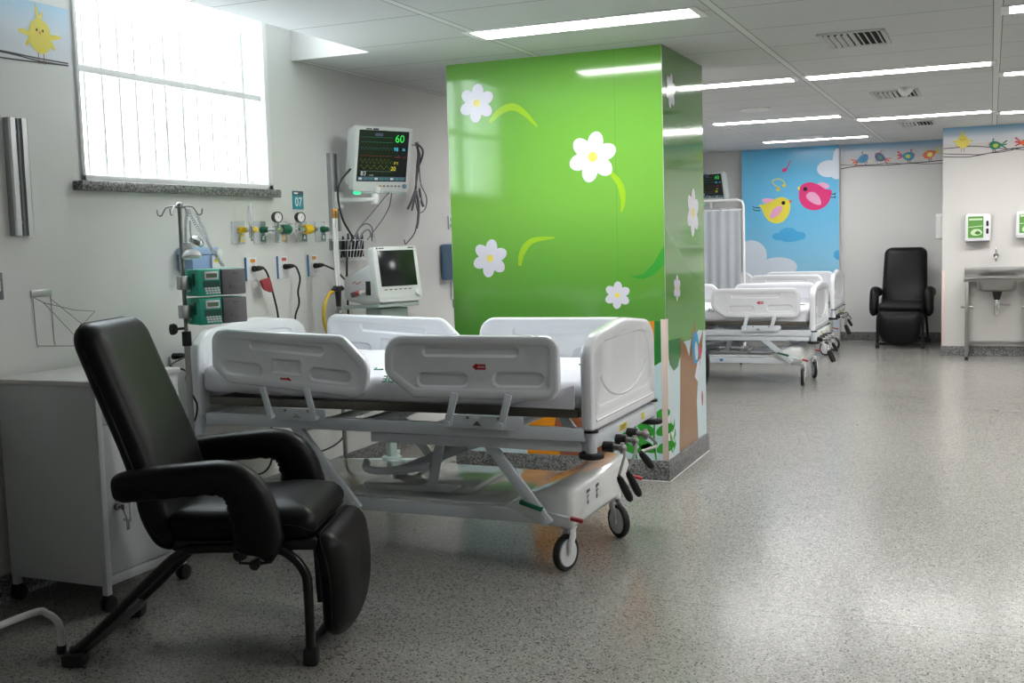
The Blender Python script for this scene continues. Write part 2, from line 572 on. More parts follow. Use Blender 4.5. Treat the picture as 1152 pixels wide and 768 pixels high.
def mat_mural(name, a, b_, c, z0, z1, rough=0.09):
    """Printed glossy vinyl: a soft printed gradient between three inks over height."""
    m = bpy.data.materials.new(name)
    m.use_nodes = True
    nt = m.node_tree; N = nt.nodes; L = nt.links
    b = N['Principled BSDF']; b.inputs['Roughness'].default_value = rough; b.inputs['Coat Weight'].default_value = .25; b.inputs['Coat Roughness'].default_value = .06
    tc = N.new('ShaderNodeTexCoord')
    s = N.new('ShaderNodeSeparateXYZ'); L.new(tc.outputs['Object'], s.inputs[0])
    r = N.new('ShaderNodeMapRange'); r.inputs['From Min'].default_value = z0; r.inputs['From Max'].default_value = z1
    L.new(s.outputs['Z'], r.inputs['Value'])
    cr = N.new('ShaderNodeValToRGB')
    cr.color_ramp.elements[0].color = a; cr.color_ramp.elements[1].color = c
    e = cr.color_ramp.elements.new(0.45); e.color = b_
    L.new(r.outputs[0], cr.inputs[0]); L.new(cr.outputs[0], b.inputs['Base Color'])
    return m
M_floor = mat_floor(); M_granite = mat_granite(); M_ceil = mat_ceiling()
def ink(name, r, g, b, rough=0.14):
    return mat(name, rgb(r, g, b), rough, vary=0.01)
# ------------------------------------------------------------------ room shell
LW, RW, BW, FW = -3.66, 4.2, -1.8, 14.62
CZ = 2.4426
SWX, SWY = -0.483, 12.95            # corner of the sink wall
COLX0, COLX1, COLY0, COLY1 = -2.998, -1.675, 6.095, 7.03
POX, POY, POZ = -3.15, 5.47, 2.95    # ceiling pocket over the window
WY0, WY1, WZ0, WZ1 = 3.80, 5.215, 1.706, 2.80

struct(G().bx((LW - .2, BW - .2, -.1), (RW + .2, FW + .3, 0)).build('floor', M_floor, smooth=0))
g = G()
g.bx((POX, BW - .2, CZ), (RW + .2, FW + .3, CZ + .06))
g.bx((LW - .2, POY, CZ), (POX, FW + .3, CZ + .06))
g.bx((LW - .2, BW - .2, CZ), (POX, 3.2, CZ + .06))
struct(g.build('ceiling', M_ceil, smooth=0))
# boards lining the pocket above the window
g = G()
g.bx((POX, 3.18, CZ + .061), (POX + .02, POY + .02, POZ))
g.bx((LW + .001, POY - .012, CZ - .003), (POX - .001, POY - .0005, POZ))
g.bx((LW + .001, 3.18, CZ + .061), (POX - .001, 3.199, POZ))
g.bx((LW + .001, 3.18, POZ), (POX + .02, POY + .02, POZ + .02))
struct(g.build('trim_1', M_wall, smooth=0))

def wall(name, boxes, m=M_wall):
    g = G()
    for lo, hi in boxes:
        g.bx(lo, hi)
    return struct(g.build(name, m, smooth=0))
wall('wall_left', [((LW - .2, BW - .2, 0), (LW, WY0, POZ)), ((LW - .2, WY1, 0), (LW, FW + .3, POZ)),
                   ((LW - .2, WY0, 0), (LW, WY1, WZ0)), ((LW - .2, WY0, WZ1), (LW, WY1, POZ))])
wall('wall_right', [((RW, BW - .2, 0), (RW + .2, FW + .3, CZ))])
wall('wall_rear', [((LW, BW - .2, 0), (RW, BW, CZ))])
wall('wall_far', [((LW, FW, 0), (SWX, FW + .2, CZ))])
wall('wall_sink', [((SWX, SWY, 0), (RW, FW + .2, CZ))], M_wall2)
wall('wall_pilaster', [((-2.955, 14.5, 0), (-1.742, FW, CZ))])
wall('wall_column', [((COLX0, COLY0, 0), (COLX1, COLY1, CZ))])

# granite skirting
def skirt(name, boxes, h=.105):
    g = G()
    for x0, y0, x1, y1 in boxes:
        g.bx((x0, y0, 0), (x1, y1, h), .002)
    return struct(g.build(name, M_granite))
e = .012
skirt('baseboard_column', [(COLX0 - e, COLY0 - e, COLX1 + e, COLY0 - .0005), (COLX1 + .0005, COLY0, COLX1 + e, COLY1 + e), (COLX0 - e, COLY0, COLX0 - .0005, COLY1 + e)], .118)
skirt('baseboard_left', [(LW + .0005, BW + .02, LW + e, FW - .02)])
skirt('baseboard_far', [(-1.74, FW - e, SWX - .002, FW - .0005)])
skirt('baseboard_sink', [(SWX - e, SWY - e, RW - .02, SWY - .0005), (SWX - e, SWY - .001, SWX - .0005, FW - .02)])
# pale sealant line where the skirting meets the floor
g = G()
for x0, y0, x1, y1 in [(COLX0 - e - .006, COLY0 - e - .006, COLX1 + e + .006, COLY0 - e), (COLX1 + e, COLY0 - e, COLX1 + e + .006, COLY1 + e)]:
    g.bx((x0, y0, 0), (x1, y1, .004))
struct(g.build('trim_2', M_wall, smooth=0))
# corner guards
g = G()
g.bx((COLX1 - .03, COLY0 - .004, .119), (COLX1 + .004, COLY0 - .0012, .925), .001)
g.bx((COLX1 + .0012, COLY0 - .004, .119), (COLX1 + .004, COLY0 + .03, .925), .001)
struct(g.build('trim_3', M_guard))
g = G()
g.bx((SWX - .004, SWY - .004, .106), (SWX + .03, SWY - .0008, .92), .001)
g.bx((SWX - .004, SWY - .004, .106), (SWX - .0008, SWY + .03, .92), .001)
struct(g.build('trim_4', M_guard))

# ------------------------------------------------------------------ window
win = struct(thing('window_1', None, None, (LW, WY0, WZ0)))
def wb(g, y0, y1, z0, z1, x0, x1, bev=.003):
    return g.bx((x0, y0 - WY0, z0 - WZ0), (x1, y1 - WY0, z1 - WZ0), bev)
g = G()
wb(g, WY0, WY0 + .02, WZ0, WZ1, -.16, .012); wb(g, WY1 - .04, WY1, WZ0, WZ1, -.16, .012)
wb(g, WY0, WY1, WZ0, WZ0 + .028, -.16, .012); wb(g, WY0, WY1, WZ1 - .03, WZ1, -.16, .012)
wb(g, WY0, WY1, 2.185, 2.218, -.06, -.02)
wb(g, 4.412, 4.452, WZ0, WZ1, -.1, -.05); wb(g, 5.055, 5.085, WZ0, WZ1, -.1, -.05); wb(g, WY0 + .03, WY1 - .03, WZ0 + .02, WZ0 + .06, -.12, -.09)
g.build('window_frame', M_white2, win)
for y in (3.891, 4.0, 4.109, 4.216, 4.329, 4.419, 4.548, 4.656, 4.769, 4.88, 4.983, 5.042):
    gb = G(); gb.cyl((-.04, y - WY0, .02), (-.04, y - WY0, WZ1 - WZ0 - .02), .0095, seg=10)
    gb.build('window_bar', M_white2, win)
def mat_pane():
    m = bpy.data.materials.new('window_glass'); m.use_nodes = True
    nt = m.node_tree; N = nt.nodes; L = nt.links
    N.remove(N['Principled BSDF'])
    t = N.new('ShaderNodeBsdfTransparent'); t.inputs[0].default_value = (.95, .97, .97, 1)
    gl = N.new('ShaderNodeBsdfGlossy'); gl.inputs['Roughness'].default_value = .05
    mx = N.new('ShaderNodeMixShader')
    mx.inputs[0].default_value = .06
    L.new(t.outputs[0], mx.inputs[1]); L.new(gl.outputs[0], mx.inputs[2])
    L.new(mx.outputs[0], N['Material Output'].inputs['Surface'])
    return m
M_pane = mat_pane()
for a, b in ((WY0 + .03, 4.42), (4.445, WY1 - .035)):
    g = G(); wb(g, a, b, WZ0 + .025, WZ1 - .028, -.092, -.088, 0)
    g.build('window_pane', M_pane, win, smooth=0)
g = G(); g.bx((LW - .012, 3.748, 1.664), (LW + .055, 5.225, 1.7055), .004)
struct(g.build('trim_5', M_granite))

# ------------------------------------------------------------------ ceiling fittings
def ceiling_light(x0, x1, y0, y1, label):
    t = thing('ceiling_light', label, 'light', ((x0 + x1) / 2, (y0 + y1) / 2, CZ - .0005), 0, 'recessed strip lights in the ceiling')
    hx, hy = (x1 - x0) / 2, (y1 - y0) / 2
    g = G()
    for sx in (-1, 1):
        g.bx((sx * (hx + .002), -hy - .02, -.007), (sx * (hx + .04), hy + .02, 0), .002)
        g.bx((-hx - .002, sx * (hy + .001), -.006), (hx + .002, sx * (hy + .02), 0), .002)
        g.cyl((sx * (hx + .024), -.03, -.009), (sx * (hx + .024), -.03, -.006), .006, seg=10)
    g.build('frame', M_white2, t)
    G().bx((-hx, -hy, -.004), (hx, hy, -.0005)).build('diffuser', M_lamp, t, smooth=0)
    return t
for x0, x1, y0, y1, lab in [
    (-2.42, -1.30, 5.215, 5.425, 'long lit ceiling strip just in front of the green column, nearest of all'),
    (-2.42, -1.275, 7.91, 8.10, 'lit ceiling strip half hidden by the green column\'s right side'),
    (-1.165, -.015, 7.91, 8.10, 'lit ceiling strip between the largest ceiling vent and the middle one'),
    (-2.46, -1.30, 10.74, 10.93, 'lit ceiling strip to the left of the middle vent, beyond the column'),
    (-1.18, -.015, 11.24, 11.46, 'lit ceiling strip right in front of the smallest, farthest ceiling vent'),
    (-2.46, -1.30, 13.33, 13.49, 'farthest lit ceiling strip, close above the blue bird poster'),
    (.075, 1.22, 5.99, 6.18, 'lit ceiling strip cut by the top right corner of the photo'),
    (.075, 1.22, 8.54, 8.72, 'lit ceiling strip at right edge, end on beside the middle vent'),
    (.075, 1.22, 11.48, 11.69, 'lit ceiling strip at right edge, above the bird frieze of the sink wall')]:
    ceiling_light(x0, x1, y0, y1, lab)
for k, (x0, y0) in enumerate(EXTRA):
    ceiling_light(x0, x0 + 1.145, y0, y0 + .19, 'unseen lit ceiling strip added outside the right edge of the picture' if y0 > 4 else 'unseen lit ceiling strip added above the open floor, outside the top edge of the picture')
def ceiling_vent(cx, cy, label):
    t = thing('ceiling_vent', label, 'vent', (cx, cy, CZ - .0005), 0, 'air vents in the ceiling')
    w, d = .175, .25
    g = G()
    for s in (-1, 1):
        g.bx((s * (w - .025), -d, -.008), (s * w, d, 0), .003)
        g.bx((-w, s * (d - .025), -.008), (w, s * d, 0), .003)
    g.bx((-.012, -d + .02, -.007), (.012, d - .02, 0), .002)
    g.build('vent_frame', M_ceilmetal, t)
    G().bx((-w + .02, -d + .02, -.0015), (w - .02, d - .02, -.0003)).build('duct', M_dark, t, smooth=0)
    for k in range(9):
        x = -w + .04 + k * (2 * w - .08) / 8
        if abs(x) < .02: continue
        ang = -.75 if x < 0 else .75
        g = G(); g.box((x, 0, -.008), (.026, 2 * d - .06, .0022), 0, (0, ang, 0))
        g.build('slat', M_ceilmetal, t, smooth=0)
    return t
ceiling_vent(-.70, 6.53, 'largest slatted air vent in ceiling, nearest the camera')
ceiling_vent(-.695, 9.37, 'middle slatted ceiling vent with a small white sensor beside it')
ceiling_vent(-.705, 12.15, 'smallest and farthest slatted ceiling vent, in front of the bird frieze')
def smoke(x, y, r, h, name, label):
    t = thing(name, label, 'detector', (x, y, CZ - .0003))
    G().lathe([(0, 0), (r, 0), (r, -h * .3), (r * .9, -h * .55), (r * .55, -h * .8), (r * .4, -h), (0, -h)], seg=28).build('housing', M_white2, t)
    G().lathe([(0, -h * .98), (r * .32, -h * .98), (r * .28, -h * 1.12), (0, -h * 1.12)], seg=20).build('sensor_head', M_white, t)
smoke(-1.864, 9.72, .13, .028, 'smoke_detector', 'flat white round ceiling disc between two strip lights left of the vents')
smoke(-1.858, 12.95, .13, .028, 'smoke_detector', 'flat white round ceiling disc before the farthest strip light')
smoke(-.60, 9.0, .055, .06, 'motion_sensor', 'small white round sensor on the ceiling beside the middle vent')

# ------------------------------------------------------------------ murals (printed vinyl, flat on the wall)
class Mural:
    def __init__(self, O, A, N, mats):
        self.g = G(); self.O, self.A, self.N = O, A, N; self.mats = list(mats); self.k = 0
    def slot(self, m):
        if m not in self.mats: self.mats.append(m)
        return self.mats.index(m)
    def poly(self, pts, m, lay=1):
        self.g.flat(pts, self.O, self.A, (0, 0, 1), self.N, .0012 + .0004 * lay, self.slot(m))
    def line(self, pts, w, m, lay=1):
        P, _ = smooth_path([Vector((a, b, 0)) for a, b in pts], [0] * len(pts), 6)
        L, R = [], []
        for i, p in enumerate(P):
            t = (P[min(i + 1, len(P) - 1)] - P[max(i - 1, 0)]).normalized()
            ww = w(i / (len(P) - 1)) if callable(w) else w
            L.append((p.x - t.y * ww / 2, p.y + t.x * ww / 2)); R.append((p.x + t.y * ww / 2, p.y - t.x * ww / 2))
        for i in range(len(P) - 1):
            self.poly([L[i], L[i + 1], R[i + 1], R[i]], m, lay)
    def flower(self, x, z, r, rot, mp, my, lay=3, sx=1.0):
        for k in range(6):
            a = rot + k * PI / 3
            px, pz = x + sx * .58 * r * math.cos(a), z + .58 * r * math.sin(a)
            pts = circ(0, 0, .44 * r, .33 * r, 22, a)
            self.poly([(px + q[0] * sx, pz + q[1]) for q in pts], mp, lay + k * .15)
        self.poly([(x + q[0] * sx, z + q[1]) for q in circ(0, 0, .4 * r)], mp, lay + 1.2)
        self.poly([(x + q[0] * sx, z + q[1]) for q in circ(0, 0, .2 * r)], my, lay + 1.6)
    def build(self, name, label, cat, group=None):
        o = self.g.build(name, self.mats, None, smooth=0)
        return tag(o, label, cat, group)

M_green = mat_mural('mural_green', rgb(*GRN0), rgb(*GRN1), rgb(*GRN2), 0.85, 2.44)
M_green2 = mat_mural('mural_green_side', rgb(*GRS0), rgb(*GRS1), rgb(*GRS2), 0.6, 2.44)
I_petal = ink('ink_petal', 226, 224, 236); I_yel = ink('ink_pollen', 240, 226, 110)
I_arc = ink('ink_lime', 158, 204, 46); I_leaf = ink('ink_leaf', 66, 164, 62); I_dkleaf = ink('ink_dark_leaf', 42, 128, 58)
I_pale = ink('ink_pale_blue', 206, 228, 234); I_oran = ink('ink_orange', 228, 146, 40); I_brown = ink('ink_brown', 150, 92, 66)
I_trunk = ink('ink_trunk', 150, 106, 66); I_bluebird = ink('ink_blue', 60, 156, 200); I_pink = ink('ink_pink', 214, 60, 90)
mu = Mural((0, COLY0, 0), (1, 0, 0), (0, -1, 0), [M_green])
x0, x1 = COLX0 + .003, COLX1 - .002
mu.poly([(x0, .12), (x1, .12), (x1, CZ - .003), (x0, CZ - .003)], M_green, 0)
mu.poly([(x0, .12), (x1, .12), (x1, .70), (-1.76, .652), (-1.9, .60), (-2.3, .62), (-2.7, .66), (x0, .64)], I_pale, 1)
mu.poly([(-1.742, .66), (x1, .708), (x1, .915), (-1.742, .915)], I_dkleaf, 1)
mu.poly([(-2.54, .12), (-2.03, .12), (-2.0, .35), (-1.84, .6), (-1.745, .8), (-1.742, .915), (-1.765, .915), (-2.2, .8), (-2.5, .6)], I_oran, 2)
mu.poly([(-2.33, .12), (-2.06, .12), (-2.03, .33), (-2.1, .6), (-2.3, .6), (-2.36, .3)], I_brown, 3)
for cx, cz, r, rot in ((-2.801, 2.202, .112, 1.45), (-2.087, 1.849, .142, 1.35), (-2.745, 1.287, .112, 1.4), (-1.956, 1.062, .077, 1.5)):
    mu.flower(cx, cz, r, rot, I_petal, I_yel)
taper = lambda w: (lambda t: w * math.sin(PI * (.12 + .86 * t)) ** .8 + .002)
mu.line([(-2.72, 2.085), (-2.66, 2.14), (-2.575, 2.165), (-2.5, 2.125), (-2.42, 2.04)], taper(.04), I_arc)
mu.line([(-1.985, 1.76), (-1.93, 1.69), (-1.912, 1.61), (-1.922, 1.53)], taper(.035), I_arc)
mu.line([(-2.555, 1.24), (-2.535, 1.32), (-2.47, 1.385), (-2.33, 1.4)], taper(.035), I_arc)
mu.poly([(-1.88, 1.163), (-1.8, 1.18), (-1.74, 1.24), (x1, 1.34), (x1, 1.235), (-1.74, 1.175), (-1.8, 1.152)], I_leaf, 2)
for (bx, bz, s, m) in ((-1.745, .122, 1.0, I_leaf), (-1.86, .122, .8, I_leaf)):
    mu.line([(bx, bz), (bx - .01, bz + .12 * s), (bx, bz + .30 * s)], .010, m, 4)
    for k, (h, w) in enumerate(((.03, .06), (.13, .058), (.22, .046))):
        for sg in (-1, 1):
            mu.poly(circ(bx + sg * w * .95 * s, bz + (h + .045) * s, w * s, .030 * s, 18, sg * .5), m, 4 + .2 * k)
mu.poly([(-1.9515, .95), (-1.9495, .95), (-1.9495, CZ - .01), (-1.9515, CZ - .01)], I_leaf, .5)
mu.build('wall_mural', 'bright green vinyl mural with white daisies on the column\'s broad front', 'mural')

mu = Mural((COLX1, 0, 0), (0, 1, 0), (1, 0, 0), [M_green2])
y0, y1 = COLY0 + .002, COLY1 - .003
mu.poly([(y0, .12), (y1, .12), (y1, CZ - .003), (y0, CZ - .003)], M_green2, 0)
mu.poly([(y0, .12), (y1, .12), (y1, .78), (6.85, .80), (6.72, .76), (6.6, .76), (6.45, .76), (6.3, .74), (y0, .78)], I_pale, 1)
mu.poly([(y0, .98), (6.25, 1.0), (6.5, .98), (6.7, .99), (6.9, .97), (y1, .98), (y1, .80), (6.9, .79), (6.82, .85), (6.72, .83), (6.62, .755), (6.52, .77), (6.46, .84), (6.4, .72), (6.33, .63), (6.24, .615), (6.16, .66), (y0, .74)], ink('ink_moss', 96, 156, 74), 2)
mu.poly([(y0, .80), (6.2, .80), (6.38, .79), (6.41, .70), (6.33, .63), (6.24, .615), (6.16, .66), (y0, .74)], I_dkleaf, 2.5)
mu.poly([(6.34, .12), (6.80, .12), (6.775, .36), (6.82, .52), (6.93, .66), (6.97, .80), (6.86, .72), (6.76, .66), (6.70, .72), (6.70, .86), (6.655, .76), (6.60, .66), (6.52, .74), (6.40, .79), (6.385, .6), (6.37, .4)], I_trunk, 3)
mu.poly(circ(6.76, .70, .085, .105, 24, .2), I_bluebird, 4)
mu.poly([(6.72, .78), (6.745, .90), (6.765, .79)], I_trunk, 4.2)
mu.poly(circ(6.78, .675, .04, .06, 18, .3), I_pale, 4.6)
mu.poly([(6.86, .70), (6.92, .66), (6.88, .62), (6.84, .66)], I_pink, 4.4)
mu.poly([(6.73, .52), (6.80, .6), (6.88, .62), (6.80, .48)], I_petal, 4.1)
for h, w in ((.14, .07), (.2, .07), (.26, .05)):
    for sg in (-1, 1):
        mu.poly([(6.2, .0 + h), (6.2 + sg * w, h + .04), (6.2 + sg * w * .8, h + .085), (6.2 + sg * .01, h + .03)], I_leaf, 2)
mu.poly(circ(6.92, .36, .018, .05), I_pink, 2)
for cy, cz, r, rot in ((6.266, 2.206, .1, 1.3), (6.745, 1.527, .145, 1.45), (6.342, 1.087, .075, 1.5)):
    mu.flower(cy, cz, r, rot, I_petal, I_yel)
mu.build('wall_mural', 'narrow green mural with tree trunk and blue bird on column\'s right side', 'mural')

# the blue poster with two singing birds
I_sky = mat_mural('mural_sky', rgb(150, 212, 242), rgb(112, 196, 238), rgb(104, 190, 232), 0.9, 2.44, .2)
I_cloud = ink('ink_cloud', 224, 234, 246); I_cloud2 = ink('ink_blue_cloud', 84, 178, 232)
I_by = ink('ink_bird_yellow', 240, 226, 84); I_bp = ink('ink_bird_pink', 232, 62, 130); I_lp = ink('ink_light_pink', 244, 176, 214)
I_dark = ink('ink_dark', 50, 44, 40); I_beak = ink('ink_beak', 232, 120, 40)
PY = 14.5
mu = Mural((0, PY, 0), (1, 0, 0), (0, -1, 0), [I_sky])
mu.poly([(-2.953, .12), (-1.744, .12), (-1.744, CZ - .003), (-2.953, CZ - .003)], I_sky, 0)
def blob(cs, m, lay):
    for i, (x, z, rx, rz) in enumerate(cs):
        pts = [(min(max(a, -2.952), -1.745), b) for a, b in circ(x, z, rx, rz, 30)]
        mu.poly(pts, m, lay + .1 * i)
blob([(-2.84, 1.09, .20, .20), (-2.5, .94, .24, .125), (-2.9, .9, .2, .2)], I_cloud, 2)
mu.poly([(-2.952, .12), (-1.745, .12), (-1.745, .86), (-2.952, .86)], I_cloud, 1.5)
blob([(-1.865, 2.155, .145, .105), (-1.76, 2.24, .06, .16), (-1.77, 2.12, .09, .1)], I_cloud, 2)
blob([(-2.37, 1.35, .12, .09), (-2.48, 1.33, .09, .05), (-2.25, 1.33, .1, .055), (-2.35, 1.30, .12, .045)], I_cloud2, 2)
blob([(-1.76, 1.08, .05, .06)], I_cloud2, 2)
# yellow bird, facing right
yb = [(-2.735, 1.735), (-2.70, 1.69), (-2.665, 1.60), (-2.61, 1.53), (-2.52, 1.497), (-2.43, 1.52), (-2.37, 1.59), (-2.342, 1.68), (-2.345, 1.745), (-2.38, 1.80), (-2.45, 1.826), (-2.52, 1.81), (-2.6, 1.765), (-2.68, 1.745)]
def sm2(p, n=4):
    P, _ = smooth_path([Vector((a, b, 0)) for a, b in p], [0] * len(p), n, True)
    return [(q.x, q.y) for q in P]
mu.poly(sm2([(-2.68, 1.77), (-2.69, 1.81), (-2.6, 1.815), (-2.53, 1.79), (-2.6, 1.75)]), I_lp, 2.5)
mu.poly(sm2(yb), I_by, 3)
mu.poly(sm2([(-2.60, 1.575), (-2.53, 1.575), (-2.46, 1.64), (-2.44, 1.71), (-2.51, 1.71), (-2.57, 1.66)]), I_lp, 4)
mu.poly(circ(-2.427, 1.752, .024), I_dark, 4)
mu.poly([(-2.358, 1.79), (-2.318, 1.775), (-2.345, 1.74)], I_beak, 4)
for dz in (0, .035):
    mu.line([(-2.72, 1.70 - dz), (-2.79, 1.705 - dz)], .01, I_dark, 2); mu.line([(-2.79, 1.705 - dz), (-2.815, 1.725 - dz)], .01, I_dark, 2)
# pink bird, facing left
pb = [(-2.235, 1.84), (-2.225, 1.93), (-2.17, 1.985), (-2.08, 1.995), (-1.99, 1.96), (-1.91, 1.905), (-1.835, 1.885), (-1.845, 1.80), (-1.89, 1.71), (-1.98, 1.655), (-2.08, 1.65), (-2.17, 1.69), (-2.22, 1.76)]
mu.poly(sm2([(-2.0, 1.97), (-1.95, 1.99), (-1.88, 1.965), (-1.865, 1.925), (-1.93, 1.91)]), I_lp, 2.5)
mu.poly(sm2(pb), I_bp, 3)
mu.poly(sm2([(-2.145, 1.83), (-2.10, 1.875), (-2.03, 1.86), (-1.975, 1.79), (-1.965, 1.715), (-2.03, 1.72), (-2.11, 1.77)]), I_lp, 4)
mu.poly(circ(-2.155, 1.915, .026), I_dark, 4)
mu.poly([(-2.215, 1.955), (-2.255, 1.935), (-2.228, 1.90)], I_by, 4)
for dz in (0, .04):
    mu.line([(-1.85, 1.84 - dz), (-1.785, 1.835 - dz)], .01, I_dark, 2); mu.line([(-1.80, 1.835 - dz), (-1.79, 1.855 - dz)], .01, I_dark, 2)
# notes
mu.poly(circ(-2.413, 2.165, .03, .024, 18, .4), I_bp, 3); mu.line([(-2.387, 2.17), (-2.36, 2.23), (-2.34, 2.275)], .014, I_bp, 3)
for nx, nz in ((-2.49, 1.925), (-2.415, 1.97)):
    mu.poly(circ(nx, nz, .026, .02, 18, .4), I_by, 3)
mu.line([(-2.475, 1.94), (-2.545, 1.99), (-2.555, 2.04), (-2.49, 2.06)], .012, I_by, 3)
mu.line([(-2.40, 1.98), (-2.43, 2.03), (-2.49, 2.06)], .012, I_by, 3)
mu.build('wall_mural', 'sky blue wall poster with a yellow bird and a pink bird singing', 'mural')

# bird friezes along the top of the walls
I_wire = ink('ink_wire', 58, 54, 62, .4)
I_fr = mat_mural('frieze_print', rgb(222, 224, 230), rgb(214, 222, 232), rgb(150, 196, 224), 2.20, 2.45, .3)
I_chick = ink('ink_chick', 232, 214, 74, .3)
def chick(mu, x, z, s):
    mu.poly(sm2([(x - .5 * s, z), (x - .38 * s, z + .42 * s), (x, z + .62 * s), (x + .38 * s, z + .42 * s), (x + .5 * s, z), (x + .42 * s, z - .4 * s), (x, z - .62 * s), (x - .42 * s, z - .38 * s)]), I_chick, 3)
    for sg in (-1, 1):
        mu.poly(sm2([(x + sg * .42 * s, z + .1 * s), (x + sg * .9 * s, z + .14 * s), (x + sg * .92 * s, z + .03 * s), (x + sg * .5 * s, z - .06 * s)]), I_chick, 2)
        mu.poly(sm2([(x + sg * .42 * s, z + .02 * s), (x + sg * .68 * s, z - .34 * s), (x + sg * .6 * s, z - .4 * s), (x + sg * .36 * s, z - .14 * s)]), I_chick, 2.2)
        mu.poly(circ(x + sg * .14 * s, z + .2 * s, .045 * s, .055 * s, 10), I_dark, 4)
        mu.line([(x + sg * .12 * s, z - .58 * s), (x + sg * .12 * s, z - .98 * s)], .035 * s, I_brown, 2)
    mu.poly([(x - .05 * s, z + .16 * s), (x + .05 * s, z + .16 * s), (x, z + .02 * s)], I_beak, 4)
    mu.poly(sm2([(x - .08 * s, z + .56 * s), (x - .16 * s, z + .86 * s), (x - .12 * s, z + 1.1 * s), (x - .02 * s, z + .8 * s), (x + .06 * s, z + .75 * s), (x + .18 * s, z + .9 * s), (x + .18 * s, z + .78 * s), (x + .04 * s, z + .56 * s)]), I_chick, 3.2)
def songbird(mu, x, z, s, body, acc, tail, flip=1, tilt=0.0):
    c, sn = math.cos(tilt), math.sin(tilt)
    T = lambda p: [(x + flip * (a * c - b * sn) * s, z + (a * sn + b * c) * s) for a, b in p]
    for t in (-.35, 0, .35):
        mu.poly(T(sm2([(-.75, .1), (-1.45, .3 + t * 1.4), (-1.5, .1 + t * 1.4), (-.7, -.05)])), tail, 2 + t)
    mu.poly(T(sm2([(-.95, .12), (-.5, .42), (.1, .58), (.62, .42), (.82, .05), (.6, -.42), (.05, -.62), (-.55, -.42)])), body, 3)
    mu.poly(T(sm2([(-.45, .05), (-.1, .25), (.25, .1), (.2, -.25), (-.2, -.35)])), acc, 4)
    mu.poly(T(circ(.5, .2, .08)), I_dark, 4.2)
    mu.poly(T([(.74, .25), (1.05, .12), (.78, .02)]), I_beak, 3.5)
    mu.poly(T(sm2([(.3, .5), (.25, .95), (.4, .95), (.42, .5)])), tail, 2.8)
    for lx in (-.1, .2):
        mu.line(T([(lx, -.55), (lx, -.95)]), .008, I_dark, 2)
mu = Mural((LW, 0, 0), (0, 1, 0), (1, 0, 0), [I_fr])
mu.poly([(1.2, 2.19), (3.785, 2.19), (3.785, 2.435), (1.2, 2.435)], I_fr, 0)
chick(mu, 3.617, 2.298, .118)
mu.line([(1.2, 2.22), (3.0, 2.212), (3.4, 2.21), (3.6, 2.205), (3.765, 2.205)], .006, I_wire, 1.5)
mu.line([(1.2, 2.2), (3.0, 2.2), (3.4, 2.206), (3.6, 2.195), (3.765, 2.196)], .006, I_wire, 1.7)
mu.line([(1.2, 2.19), (3.0, 2.185), (3.4, 2.183), (3.58, 2.188), (3.765, 2.196)], .006, I_wire, 1.9)
mu.build('wall_frieze', 'wall frieze with one yellow chick on wires left of the barred window', 'frieze')
I_frfar = mat_mural('frieze_print_far', rgb(222, 222, 226), rgb(216, 222, 230), rgb(120, 186, 226), 2.24, 2.45, .35)
I_b1 = ink('ink_bird_blue', 48, 146, 196); I_b2 = ink('ink_bird_navy', 44, 62, 128); I_b3 = ink('ink_bird_teal', 30, 136, 178)
I_b4 = ink('ink_bird_orange', 228, 102, 40); I_b5 = ink('ink_bird_green', 22, 130, 96); I_red = ink('ink_red', 208, 58, 70); I_lime = ink('ink_limegreen', 170, 206, 70)
mu = Mural((0, FW, 0), (1, 0, 0), (0, -1, 0), [I_frfar])
mu.poly([(-1.74, 2.25), (SWX - .003, 2.25), (SWX - .003, CZ - .002), (-1.74, CZ - .002)], I_frfar, 0)
mu.line([(-1.738, 2.150), (-1.619, 2.166), (-1.487, 2.175), (-1.32, 2.171), (-1.155, 2.169), (-.992, 2.176), (-.83, 2.18), (-.692, 2.185), (SWX - .004, 2.196)], .011, I_wire, 1.5)
mu.line([(-1.738, 2.2), (-1.583, 2.187), (-1.32, 2.183), (-1.202, 2.192), (-1.026, 2.178), (-.853, 2.172), (-.738, 2.16), (SWX - .004, 2.158)], .007, I_wire, 1.7)
songbird(mu, -1.47, 2.262, .085, I_b1, I_b3, I_b4, 1, .5)
songbird(mu, -1.27, 2.272, .08, I_b2, I_b5, I_red, -1, .6)
songbird(mu, -.935, 2.265, .085, I_b3, I_lime, I_red, 1, 0)
songbird(mu, -.70, 2.272, .085, I_b4, I_by, I_chick, -1, -.25)
mu.build('wall_frieze', 'wall frieze of four small coloured birds above the far recliner', 'frieze')
mu = Mural((0, SWY, 0), (1, 0, 0), (0, -1, 0), [I_frfar])
mu.poly([(SWX + .002, 2.27), (RW - .01, 2.27), (RW - .01, CZ - .002), (SWX + .002, CZ - .002)], I_frfar, 0)
mu.line([(SWX + .003, 2.225), (-.376, 2.228), (-.272, 2.234), (-.176, 2.233), (-.034, 2.216), (.084, 2.195), (.185, 2.183), (.308, 2.171), (.6, 2.15), (1.2, 2.2), (2.2, 2.17)], .009, I_wire, 1.5)
mu.line([(SWX + .003, 2.171), (-.376, 2.16), (-.255, 2.152), (-.128, 2.142), (-.018, 2.152), (.12, 2.16), (.4, 2.2), (.9, 2.16), (2.2, 2.19)], .008, I_wire, 1.7)
mu.line([(SWX + .003, 2.139), (-.335, 2.128), (-.231, 2.124), (-.128, 2.135), (-.018, 2.154), (.084, 2.17), (.169, 2.184), (.262, 2.193), (.6, 2.2), (1.3, 2.15), (2.2, 2.18)], .009, I_wire, 1.9)
chick(mu, -.285, 2.287, .11)
songbird(mu, .03, 2.232, .072, I_b5, I_lime, I_b5, -1, .1)
songbird(mu, .345, 2.24, .08, I_b4, I_by, I_red, 1, 0)
